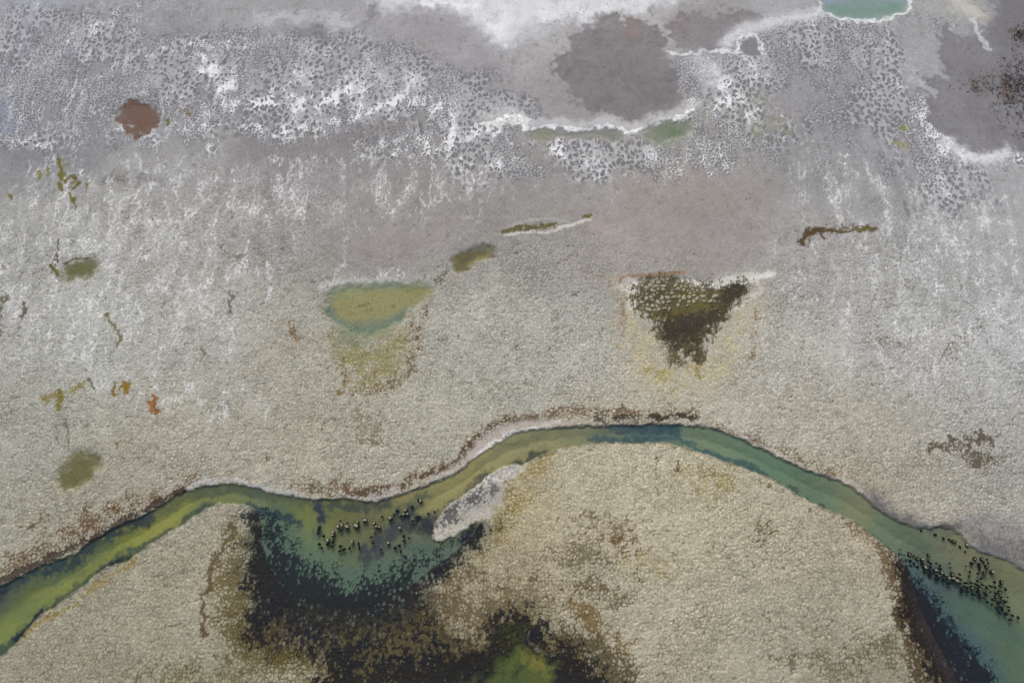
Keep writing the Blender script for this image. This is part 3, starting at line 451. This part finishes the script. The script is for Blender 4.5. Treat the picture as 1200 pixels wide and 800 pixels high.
pb = area(POOL_BOTTOM, 1.6, 2); blend(pb * .92, (78, 90, 46)); blend(pb * blob(632, 772, 12, 12) * .8, (132, 122, 58)); blend(pb * np.clip(fbm(X, Y, 2, 3, 480), 0, 1) * .8, (40, 46, 38)); shore([(621, 742), (630, 758), (642, 764), (656, 764)], 1.6, (140, 136, 122), .35)
blend(blob(600, 748, 14, 14) * ss(.2, .6, low) * .5, (72, 80, 36))
# triangular weedy pool with many pale mounds standing in it
FT1, FT2, RT = voronoi(X + 0.25 * w2x, Y + 0.2 * w2y, 0.98, 0.78, 19); tri = area(TRI, 1.1, 1)
dens = np.clip(1.15 * blob(800, 345, 46, 18, 1) + .9 * blob(765, 345, 22, 18, 1) + .15, 0, 1) * (1 - blob(862, 345, 12, 16, 1)) * (1 - stroke([(785, 392), (810, 385), (838, 372)], 16, 1))
tri2 = area(TRI, 4.6, 1, -.3)
bl = ss(-.12, .12, tri2 * 1.30 - fine * .75 - .25 * (.5 + .5 * fbm(X, Y, .9, 3, 650, 3.0))) * .95
blend(bl, (74, 70, 46)); blend(bl * ss(0, .5, fbm(X, Y, 1.6, 4, 780)) * .5, (104, 94, 54)); blend(bl * blob(790, 372, 16, 9, 1), (112, 100, 40)); blend(bl * blob(820, 355, 26, 14, 1) * .8, (104, 96, 48)); blend(bl * stroke([(785, 390), (810, 388), (840, 372)], 9, 1) * .9, (60, 60, 50)); blend(bl * blob(862, 342, 10, 10, 1) * .9, (78, 80, 66)); blend(bl * blob(750, 356, 6, 10, 1), (78, 76, 62))
isl = tri * ss(.02, .12, (FT2 - FT1) - .22) * ss(-.03, .03, dens * .85 - RT)
isl_w = isl.copy(); blend(isl * ss(.1, .5, RT + .3), (152, 147, 126))
crack(tri * .75 * (1 - dens), (56, 50, 38))

# ------------------------------------------------------------------ heights
zl = (.075 + .075 * ss(-.3, .5, fbm(X, Y, 14, 3, 730))) * lump * (0.35 + 0.8 * RA) + 0.05 * n_sml + .03 * w3x
z = (zl + .06 * ss(0, .3, eM)) * (crust * 0.50 + mud * 0.16) - .06 * rdg * crust
z *= (1 - smooth_p * .9)
z = z + (vein * -0.02) + 0.05 * mud * gB * (1 - vein) * ss(.1, .4, WVt) * (1 - smooth_p)
z += 0.10
matz = np.clip(mx(DM, DMr), 0, 1)
z = z * (1 - .25 * matz) - 0.14 * ss(.3, 1, matz) + .05 * matz * (fine - .3)
flat = mx(barm, area(SAND_FLAT, 1, 1), area([(640, 498), (608, 504), (572, 525), (540, 549), (520, 552), (545, 534), (580, 502), (635, 491)], .5, 0))
z = z * (1 - .8 * flat) + .02 * flat
WATER_Z = -0.06
zb = WATER_Z - 0.10 - 0.55 * ss(0, 5, dR) + 0.05 * n_mid
mats_h = (1 - np.minimum(keep_m, keep_r))
zb = zb * (1 - .8 * matz) + .8 * matz * (WATER_Z - .06) + mats_h * (.12 + .06 * RC)
tr_ = ss(-.15, .35, dR) * (1 - ss(.1, .6, matz)) + ss(-1.5, 1.5, dR) * ss(.1, .6, matz)
z = z * (1 - tr_) + zb * tr_
for pts in (POND_GREEN, POND_OLIVE, POND_TURQ, POND_BROWN, POND_LEFT, POND_LOW, POND_PALE, POND_STRIP, POOL_BOTTOM):
    m = area(pts, 1.3, 1, .2); z = z * (1 - m) + (WATER_Z - .10 + .02 * n_sml) * m
z = z * (1 - tri2) + tri2 * (WATER_Z - .07 + isl_w * .17 + .08 * (1 - bl) + .05 * (fine - .4))
z = np.where((np.abs(X) > 400) | (np.abs(Y) > 500), .05, z).astype(f32)
shine = np.clip(.94 - .25 * mx(DM * .8, smooth_p * .5, area(SAND_FLAT, 1, 1) * .6) , .4, 1).astype(f32)

def grid_mesh(name, X, Y, Z, nr, nc):
    me = bpy.data.meshes.new(name); n = X.size
    me.vertices.add(n); co = np.empty((n, 3), f32); co[:, 0] = X; co[:, 1] = Y; co[:, 2] = Z
    me.vertices.foreach_set('co', co.ravel())
    i = (np.arange(nr - 1)[:, None] * nc + np.arange(nc - 1)[None, :]).ravel().astype(np.int32)
    q = np.stack([i, i + 1, i + nc + 1, i + nc], 1)
    me.loops.add(q.size); me.loops.foreach_set('vertex_index', q.ravel())
    me.polygons.add(len(q)); me.polygons.foreach_set('loop_start', np.arange(0, q.size, 4, dtype=np.int32))
    me.polygons.foreach_set('use_smooth', np.ones(len(q), bool))
    me.update(calc_edges=True)
    return me
me = grid_mesh('ground', X, Y, z, NR, NC)
ca = me.color_attributes.new('tone', 'FLOAT_COLOR', 'POINT')
rgba = np.ones((N, 4), f32); rgba[:, :3] = np.clip(col, .004, .86).T; ca.data.foreach_set('color', rgba.ravel())
ga = me.attributes.new('grain', 'FLOAT', 'POINT'); ga.data.foreach_set('value', np.clip((.25 + .75 * crust) * (1 - inw * .9) * (1 - smooth_p * .6) * np.clip(.8 + .6 * fbm(X, Y, 11, 4, 770), .2, 1), 0, 1).astype(f32))
sa = me.attributes.new('shine', 'FLOAT', 'POINT'); sa.data.foreach_set('value', shine)
ground = bpy.data.objects.new('ground', me); C.objects.link(ground); ground['kind'] = 'structure'

# ------------------------------------------------------------------ materials
def mat(name):
    m = bpy.data.materials.new(name); m.use_nodes = True; t = m.node_tree
    return m, t, t.nodes['Principled BSDF']
def node(t, k, **kw):
    n = t.nodes.new(k)
    for a, b in kw.items(): setattr(n, a, b)
    return n
m, t, p = mat('crusted_mud')
at_ = node(t, 'ShaderNodeAttribute', attribute_name='tone'); as_ = node(t, 'ShaderNodeAttribute', attribute_name='shine')
geo = node(t, 'ShaderNodeNewGeometry')
n1 = node(t, 'ShaderNodeTexNoise'); n1.inputs['Scale'].default_value = 5.0; n1.inputs['Detail'].default_value = 6; n1.inputs['Roughness'].default_value = .7
mr = node(t, 'ShaderNodeMapRange'); mr.inputs[1].default_value = .28; mr.inputs[2].default_value = .72; mr.inputs[3].default_value = .78; mr.inputs[4].default_value = 1.2
mul = node(t, 'ShaderNodeVectorMath', operation='MULTIPLY')
bump = node(t, 'ShaderNodeBump'); bump.inputs['Strength'].default_value = .5; bump.inputs['Distance'].default_value = .045
L = t.links.new
n2 = node(t, 'ShaderNodeTexNoise'); n2.inputs['Scale'].default_value = 2.6; n2.inputs['Detail'].default_value = 3; n2.inputs['Roughness'].default_value = .75
vo = node(t, 'ShaderNodeTexVoronoi'); vo.feature = 'DISTANCE_TO_EDGE'; vo.inputs['Scale'].default_value = 1.9
wv = node(t, 'ShaderNodeVectorMath', operation='MULTIPLY_ADD'); wv.inputs[1].default_value = (.5, .5, 0); L(n2.outputs[1], wv.inputs[0]); L(geo.outputs['Position'], wv.inputs[2]); L(wv.outputs[0], vo.inputs['Vector'])
mv = node(t, 'ShaderNodeMapRange'); mv.inputs[1].default_value = .01; mv.inputs[2].default_value = .16; mv.inputs[3].default_value = .74; mv.inputs[4].default_value = 1.05
m2 = node(t, 'ShaderNodeMapRange'); m2.inputs[1].default_value = .30; m2.inputs[2].default_value = .70; m2.inputs[3].default_value = .84; m2.inputs[4].default_value = 1.16
ag = node(t, 'ShaderNodeAttribute', attribute_name='grain'); q1 = node(t, 'ShaderNodeMath', operation='MULTIPLY'); q2 = node(t, 'ShaderNodeMath', operation='MULTIPLY'); q3 = node(t, 'ShaderNodeMix'); q3.inputs[2].default_value = 1.0
L(geo.outputs['Position'], n1.inputs['Vector']); L(geo.outputs['Position'], n2.inputs['Vector']); L(n1.outputs[0], mr.inputs[0]); L(n2.outputs[0], m2.inputs[0]); L(vo.outputs['Distance'], mv.inputs[0])
L(mv.outputs[0], q1.inputs[0]); L(m2.outputs[0], q1.inputs[1]); L(ag.outputs['Fac'], q3.inputs[0]); L(q1.outputs[0], q3.inputs[3]); L(q3.outputs[0], q2.inputs[0]); L(mr.outputs[0], q2.inputs[1])
L(at_.outputs['Color'], mul.inputs[0]); L(q2.outputs[0], mul.inputs[1])
L(mul.outputs[0], p.inputs['Base Color']); L(as_.outputs['Fac'], p.inputs['Roughness']); L(n1.outputs[0], bump.inputs['Height']); L(bump.outputs[0], p.inputs['Normal'])
p.inputs['Specular IOR Level'].default_value = .10
me.materials.append(m)

def water_mat(name, tint):
    m = bpy.data.materials.new(name); m.use_nodes = True; t = m.node_tree; t.nodes.clear()
    out = node(t, 'ShaderNodeOutputMaterial'); tr = node(t, 'ShaderNodeBsdfTransparent'); gl = node(t, 'ShaderNodeBsdfGlossy'); mixs = node(t, 'ShaderNodeMixShader'); fr = node(t, 'ShaderNodeFresnel')
    tr.inputs[0].default_value = (*tint, 1); gl.inputs['Roughness'].default_value = .06; fr.inputs[0].default_value = 1.33
    g0 = node(t, 'ShaderNodeNewGeometry'); io = node(t, 'ShaderNodeMapRange'); io.inputs[3].default_value = 1.33; io.inputs[4].default_value = 1 / 1.33
    t.links.new(g0.outputs['Backfacing'], io.inputs[0]); t.links.new(io.outputs[0], fr.inputs[0])
    g = node(t, 'ShaderNodeNewGeometry'); ns = node(t, 'ShaderNodeTexNoise'); ns.inputs['Scale'].default_value = 2.2; ns.inputs['Detail'].default_value = 3
    b = node(t, 'ShaderNodeBump'); b.inputs['Strength'].default_value = .12; b.inputs['Distance'].default_value = .05
    t.links.new(g.outputs['Position'], ns.inputs['Vector']); t.links.new(ns.outputs[0], b.inputs['Height']); t.links.new(b.outputs[0], gl.inputs['Normal'])
    t.links.new(fr.outputs[0], mixs.inputs[0]); t.links.new(tr.outputs[0], mixs.inputs[1]); t.links.new(gl.outputs[0], mixs.inputs[2]); t.links.new(mixs.outputs[0], out.inputs[0])
    return m
WM = water_mat('river_water', (.95, .97, .96)); WP = water_mat('pond_water', (.97, .97, .96))
def sheet(name, pts, z, m, grow=.8, label=None):
    P = wpoly(pts, True, 2); n = len(P)
    nx = np.roll(P, -1, 0) - np.roll(P, 1, 0); nx = np.stack([nx[:, 1], -nx[:, 0]], 1); nx /= np.linalg.norm(nx, axis=1)[:, None] + 1e-9
    A = 0.5 * np.sum(P[:, 0] * np.roll(P[:, 1], -1) - np.roll(P[:, 0], -1) * P[:, 1])
    P = P + nx * grow * (1 if A > 0 else -1)
    bm = bmesh.new(); vs = [bm.verts.new((x, y, z)) for x, y in P]
    es = [bm.edges.new((vs[i], vs[(i + 1) % n])) for i in range(n)]
    bmesh.ops.triangle_fill(bm, edges=es, use_beauty=True, normal=(0, 0, 1))
    for f in bm.faces:
        if f.normal.z < 0: f.normal_flip()
    me = bpy.data.meshes.new(name); bm.to_mesh(me); bm.free(); me.materials.append(m)
    o = bpy.data.objects.new(name, me); C.objects.link(o); o['kind'] = 'structure'
    return o
sheet('river', RIVER, WATER_Z, WM, .5)
for pts in (POND_GREEN, POND_OLIVE, POND_TURQ, POND_BROWN, POND_LEFT, POND_LOW, POND_PALE, POND_STRIP, POOL_BOTTOM): sheet('pond', pts, WATER_Z, WP, .5)
sheet('pond', TRI, WATER_Z - .02, WP, .3)

# ------------------------------------------------------------------ boulders
def rock_mat(name, top, side, lo, hi):
    m, t, p = mat(name)
    tc = node(t, 'ShaderNodeTexCoord'); sp = node(t, 'ShaderNodeSeparateXYZ'); ns = node(t, 'ShaderNodeTexNoise'); ns.inputs['Scale'].default_value = 6; ns.inputs['Detail'].default_value = 5
    ad = node(t, 'ShaderNodeMath', operation='MULTIPLY_ADD'); ad.inputs[1].default_value = .18
    r = node(t, 'ShaderNodeMapRange'); r.inputs[1].default_value = lo + .09; r.inputs[2].default_value = hi + .09
    mx_ = node(t, 'ShaderNodeMix', data_type='RGBA'); mx_.inputs[6].default_value = (*lin(side), 1); mx_.inputs[7].default_value = (*lin(top), 1)
    L = t.links.new
    L(tc.outputs['Object'], sp.inputs[0]); L(tc.outputs['Object'], ns.inputs['Vector']); L(ns.outputs[0], ad.inputs[0]); L(sp.outputs[2], ad.inputs[2]); L(ad.outputs[0], r.inputs[0]); L(r.outputs[0], mx_.inputs[0])
    v = node(t, 'ShaderNodeVectorMath', operation='MULTIPLY'); r2 = node(t, 'ShaderNodeMapRange'); r2.inputs[1].default_value = .3; r2.inputs[2].default_value = .7; r2.inputs[3].default_value = .7; r2.inputs[4].default_value = 1.25
    L(ns.outputs[0], r2.inputs[0]); L(mx_.outputs[2], v.inputs[0]); L(r2.outputs[0], v.inputs[1]); L(v.outputs[0], p.inputs['Base Color'])
    b = node(t, 'ShaderNodeBump'); b.inputs['Strength'].default_value = .6; b.inputs['Distance'].default_value = .06; L(ns.outputs[0], b.inputs['Height']); L(b.outputs[0], p.inputs['Normal'])
    p.inputs['Roughness'].default_value = .95; p.inputs['Specular IOR Level'].default_value = .08; return m
RM = {'p': rock_mat('salt_crusted_rock', (142, 140, 122), (32, 36, 32), .28, .38), 'd': rock_mat('weedy_rock', (34, 44, 38), (20, 26, 28), .1, .3), 'r': rock_mat('rimmed_rock', (40, 46, 38), (26, 32, 30), .30, .46)}
HOL = rock_mat('silt_in_hollow', (112, 118, 86), (96, 102, 76), -.2, .3)
from mathutils import noise as mn, Vector
def boulder(k, kind, L_, W_, ang, x, y):
    bm = bmesh.new(); bmesh.ops.create_icosphere(bm, subdivisions=3, radius=1)
    hh = .42 if kind == 'p' else (.19 if kind == 'd' else .30)
    for v in bm.verts:
        c = v.co.copy(); n = mn.noise(c * 1.3 + Vector((k * 3.7, k * 1.3, 0))) * .42 + mn.noise(c * 3.1 + Vector((k, 0, k * 2.2))) * .16
        c *= 1 + n; r = math.hypot(c.x, c.y)
        zz = math.copysign(abs(c.z) ** .75, c.z) * hh
        if kind == 'r' and c.z > 0: zz -= .22 * max(0, 1 - (r / .72) ** 2.5)
        v.co = (c.x * L_, c.y * W_, zz)
    me = bpy.data.meshes.new('boulder'); bm.to_mesh(me); bm.free()
    me.polygons.foreach_set('use_smooth', np.ones(len(me.polygons), bool)); me.materials.append(RM[kind])
    if kind == 'r':
        me.materials.append(HOL)
        for f in me.polygons:
            if f.center.z > 0 and math.hypot(f.center.x / L_, f.center.y / W_) < .55: f.material_index = 1
    o = bpy.data.objects.new('boulder', me); C.objects.link(o); o.location = (x, y, WATER_Z - .07); o.rotation_euler = (0, 0, ang); return o
# u v kind length width angle (length and width are half sizes in photo units)
MID = '''396 617 p 2.3 2 0|400.5 615 p 2.3 1.7 20|406.8 617.3 p 3 2 -20|417 615.5 p 4.2 2.4 -25|427.5 609.5 p 3.2 1.9 -5|438.5 613 p 2 1.8 30|441 616.7 p 2 1.8 0|444.8 617.3 p 1.6 1.5 0|457 607.2 p 3 2.1 10|468.5 618.3 p 2 1.8 0|455 636 p 2 1.9 0|390.2 623.4 p 2.7 1.8 10|389.7 627.5 p 2 1.6 0|384 632.6 p 2.6 1.8 20|412.5 634.5 p 2.2 1.6 0|438.5 622.5 p 1.5 1.1 0|419.5 611.5 p 1.6 1.4 0
398.5 610 d 1.3 1 0|407 612.5 d 1.4 1.1 0|374 619 d 2 3.2 -10|372.6 624 d 1.6 2.2 0|379 627.8 d 1.7 1.7 0|389.8 634.4 d 1.9 2 0|383.5 637.4 d 2.2 1.7 10|388.6 639.8 d 1.9 1.6 0|374 637.2 d 1.8 1.6 0|377 642 d 1.3 1.1 0|398.8 639.7 d 2.1 1.7 0|402.5 643.4 d 2.8 1.5 15|397.8 645.4 d 1.8 1.3 10|409.3 642 d 1.2 2 -15|420 637 d 1.5 2 0|420.8 641.5 d 1.2 2.4 0|435 629 d 2 1 10|446.5 643.8 d 1.8 1 0|463 641.5 d 2.1 1.7 0|467.6 639 d 2.1 1.5 25|469.5 645.6 d 1.2 1.7 0|465.5 597.8 d 2.4 1.1 -10|399 621 d 1.6 1 0|437 636 d 1.7 1.5 0|447.5 605 d 1.7 .9 20
493 586.5 p 2 2.3 0|475 597.4 p 2 1.8 0|473 602.2 p 2 1.4 0|477.6 602.2 p 2 1.4 0|469 602.8 p 1.6 1 0|489.5 605.2 d 4 1.1 15|483.5 610 d 1.8 1.2 0|483 593.6 d 1.8 1.6 0|490 585.4 d .9 1.9 20|473 628 d 1.8 1.6 0|479 630.2 d 1.1 1.2 0|473.4 633.2 d 2 1.3 20|461.6 603.6 d 1.2 1.4 0|501.5 601 d 1.2 1 0|509 599 d 1.2 1 0'''
RIGHT = '''1066 649 r 2.4 2.2 0|1071 651 d 1.3 1.1 0|1075.5 654 r 2 1.9 0|1081 655 p 1.9 1.7 0|1081.3 659.6 d 1.7 2.5 0|1067 656.8 d 1.8 1.6 0|1071.6 659.8 d 1.5 1.3 0|1067.4 662 d 1.5 .9 0|1075.8 663.7 d 1.7 1.3 -20|1088.4 650.2 r 1.9 2.2 0|1088 657.6 d 1.6 1.3 -40|1091 660 d 1.8 1.1 -35|1097.8 659.8 d 1.4 1.2 0|1101.8 662.5 d 1.5 1.6 0|1102 665.8 d 2.4 1.5 0|1084.3 664.6 p 2.6 1.5 -40|1088.9 667.6 d 2.6 1.5 -35|1090.8 663.8 d 1.5 1.9 30|1092 671 d 2 1.6 0|1096.9 668.2 p 3.4 1.4 -38|1100.3 673.8 r 2.4 2 0|1097.8 677.2 d 2.8 1.8 0|1103.5 670.8 p 1.8 1.2 -30|1108.1 673.4 p 2.1 1.5 -30|1112.1 677 p 2.3 1.4 -10|1116.4 677.3 p 1.9 1.5 0|1121.2 680.8 p 3.6 1.3 -32|1125 683.2 d 1.8 1.4 0|1083.6 668.6 d 1.8 1.3 -20|1089.8 673.4 d 2.2 1.5 0|1106 679.5 d 1.8 2.2 0|1112 683.4 d 2.6 1.7 0|1116.7 672.5 r 2.6 2.2 0|1125.2 672.5 d 1.6 1.2 -30|1122.4 676.4 d 2.2 1.1 -30|1126.4 678.6 d 1.9 1.1 -30|1132.2 682.7 d 3.2 1.3 -5|1137 669.8 d 1.3 1.7 0|1136.6 675.1 r 1.4 1.6 0|1132.2 662.9 d 1 .7 0|1113.2 659.8 d 1.1 .9 0|1114.3 664.7 d 1.3 .8 0|1125.6 640.3 d 1.5 1.2 -30|1117.8 633.8 r 3.2 1.7 -20|1133.3 638.6 p 2.4 1.6 -30|1113 631.6 d 1.4 .9 -30|1106 630.3 d 1.4 1.5 0|1096.3 626.1 d 1.9 1.3 -20|1079.7 620.9 d 1.6 1 0|1131.6 645.8 d 1.1 .9 0
1142.5 654.2 r 2.3 2.1 -30|1151 654.7 r 2.2 2.3 0|1139 659.7 d 2.2 1.8 -30|1147.5 660.8 d 2 1.7 0|1156.5 663.6 r 2.1 2 0|1148.8 664.3 d 1.6 1.4 0|1148 667.2 d 1.4 1.2 0|1163.3 669.6 p 2.6 2.1 20|1154 671 r 2.8 1.8 0|1146.4 671.7 d 1.4 1.1 0|1150.4 677.7 d 2.1 1.3 20|1145.9 680.5 d 1.8 1.6 0|1138.2 682.6 d 2.4 1.2 -10|1139.7 688.4 r 2.5 2.4 0|1127.3 688.8 d 2 1.5 20|1129.8 686.6 d 1.7 1.2 0|1133.6 688.4 d 1.6 2 10|1134 692.4 d 2 1.5 0|1127 692.6 d 2.2 1.5 -30|1144.2 684 d 2.4 1.3 -25|1147.6 686.4 d 2 1.5 -30|1148.4 690 r 1.9 2.3 0|1145.9 693 d 2.3 1.5 -15|1152 685 d 2.2 1.1 -20|1156.6 687.8 d 1.4 2.2 0|1161.4 686.6 d 2.6 1.2 -38|1166 681.8 d 1.4 1.8 0|1166.7 687.8 d 1.6 1.3 0|1174 681.8 r 2.1 2.7 0|1171.7 686 d 1.6 1.1 -30|1172 693.4 r 2.5 2.1 0|1179 690.2 d 1.4 2.1 0|1140.8 696.2 d 2.8 1.4 -30|1148.1 696.4 d 1.7 2 10|1149.2 699.8 d 1.3 1.7 0|1154.9 695.7 d 1.9 3.3 25|1167.2 694.8 d 1.7 1.5 -40|1167.8 698.7 r 1.9 2 0|1175 700.7 r 2.1 2.2 0|1181.3 699.2 d 1.1 .9 0|1178.5 704.7 d 2.2 1.5 -10|1163.9 702.4 d 2.2 1.4 -25|1170.6 705.8 d 2.5 2.1 0|1157.8 705.2 d 1.9 1.4 -40|1162.7 708.6 d 1.5 1.1 0|1173.4 710.9 d 2.6 1.6 -25|1175.4 714.4 d 1.5 1.8 20|1179 718.8 d 2.4 2.1 0|1168.4 712.6 d 1.3 2.3 30|1171.4 717.6 d 1.4 2.5 25|1182.4 710.9 d 1.8 1.1 -10|1183 714.9 d 1.3 1.3 0|1187 720.8 d 2 1.5 -20|1193.7 723.2 d 1.4 1.9 0|1184 726 d 1.8 1.5 0|1161 693.4 d 1.1 .8 0|1157.2 654.8 d 1 .8 0|1158.8 659 d .9 .8 0|1153.2 658.7 d 1 .9 0|1153.2 700.6 d 1.1 1 0'''
ORD = 'first second third fourth fifth sixth seventh eighth ninth tenth eleventh twelfth thirteenth fourteenth fifteenth sixteenth seventeenth eighteenth nineteenth twentieth'.split()
def ordw(i):
    return ORD[i] if i < 20 else ('twenty-' + ORD[i - 20] if i < 29 else ('thirtieth' if i == 29 else 'thirty-' + ORD[i - 30]))
def place(u, v, right):
    if not right: return 'in shallows beside the salt bar' if u > 459 else ('along the upper edge of the shoal' if v < 619 else ('along the lower edge of the shoal' if v > 631 else 'across the middle of the shoal'))
    if v < 647 and u > 1075: return 'trailing along the grey sand flat'
    if v < 673 and u > 1128: return 'in the cluster under the sand flat'
    if u < 1104: return 'at the upstream end of the reef'
    if u < 1129: return 'along the thin middle of the reef'
    if v < 694: return 'in upper wide reef tail'
    return 'in lower wide reef tail'
NM = {'p': 'pale topped boulder', 'd': 'dark weedy boulder', 'r': 'ring shaped hollow boulder'}
rocks = {}; k = 0
for txt, right in ((MID, 0), (RIGHT, 1)):
    for s in txt.replace('\n', '|').split('|'):
        q = s.split(); u, v = float(q[0]), float(q[1]); a, b, g = float(q[3]), float(q[4]), float(q[5]); k += 1
        x, y = at(u, v); mp = mpp(v); fc = 1.0 if q[2] == 'p' else .98
        o = boulder(k, q[2], a * mp * fc, b * mp * fc * 1.05, radians(g), x, y)
        o['category'] = 'boulder'; o['group'] = 'boulders of the right-hand reef' if right else 'boulders on the river shoal'
        rocks.setdefault((q[2], place(u, v, right)), []).append((u, o))
for (kd, pl), ls in rocks.items():
    ls.sort(key=lambda e: e[0])
    for i, (u, o) in enumerate(ls):
        o['label'] = f'{NM[kd]}, {ordw(i)} from left {pl}' if len(ls) > 1 else f'only {NM[kd]} {pl}'

# ------------------------------------------------------------------ low brown scrub on the wet mud at the right
random.seed(4)
bm = bmesh.new()
spots = []
for cu, cv, ru, rv, n in ((1190, 100, 26, 34, 420), (1196, 42, 14, 12, 90), (1150, 100, 26, 12, 60), (1225, 120, 40, 50, 400)):
    for i in range(n):
        a = random.gauss(0, .5); b = random.gauss(0, .5); spots.append((cu + a * ru, cv + b * rv))
for u, v in spots:
    x, y = at(u, v); r = random.uniform(.12, .38)
    for j in range(7):
        an = random.uniform(0, 6.28); l = r * random.uniform(.6, 1.4); bx, by = x + random.uniform(-r, r), y + random.uniform(-r, r); wd = .05
        p0 = (bx - wd, by, .08); p1 = (bx + wd, by, .08); p2 = (bx + math.cos(an) * l, by + math.sin(an) * l, .12 + random.uniform(.05, .3))
        bm.faces.new([bm.verts.new(p) for p in (p0, p1, p2)])
me = bpy.data.meshes.new('scrub'); bm.to_mesh(me); bm.free()
m, t, p = mat('brown_scrub'); ns = node(t, 'ShaderNodeTexNoise'); ns.inputs['Scale'].default_value = 1.5; cr = node(t, 'ShaderNodeValToRGB'); g = node(t, 'ShaderNodeNewGeometry')
cr.color_ramp.elements[0].color = (*lin((66, 52, 46)), 1); cr.color_ramp.elements[1].color = (*lin((112, 92, 80)), 1)
t.links.new(g.outputs['Position'], ns.inputs[0]); t.links.new(ns.outputs[0], cr.inputs[0]); t.links.new(cr.outputs[0], p.inputs['Base Color']); p.inputs['Roughness'].default_value = .9
me.materials.append(m); o = bpy.data.objects.new('scrub', me); C.objects.link(o); o['kind'] = 'stuff'; o['category'] = 'scrub'; o['label'] = 'low reddish brown scrub scattered on the dark wet mud at the right edge'
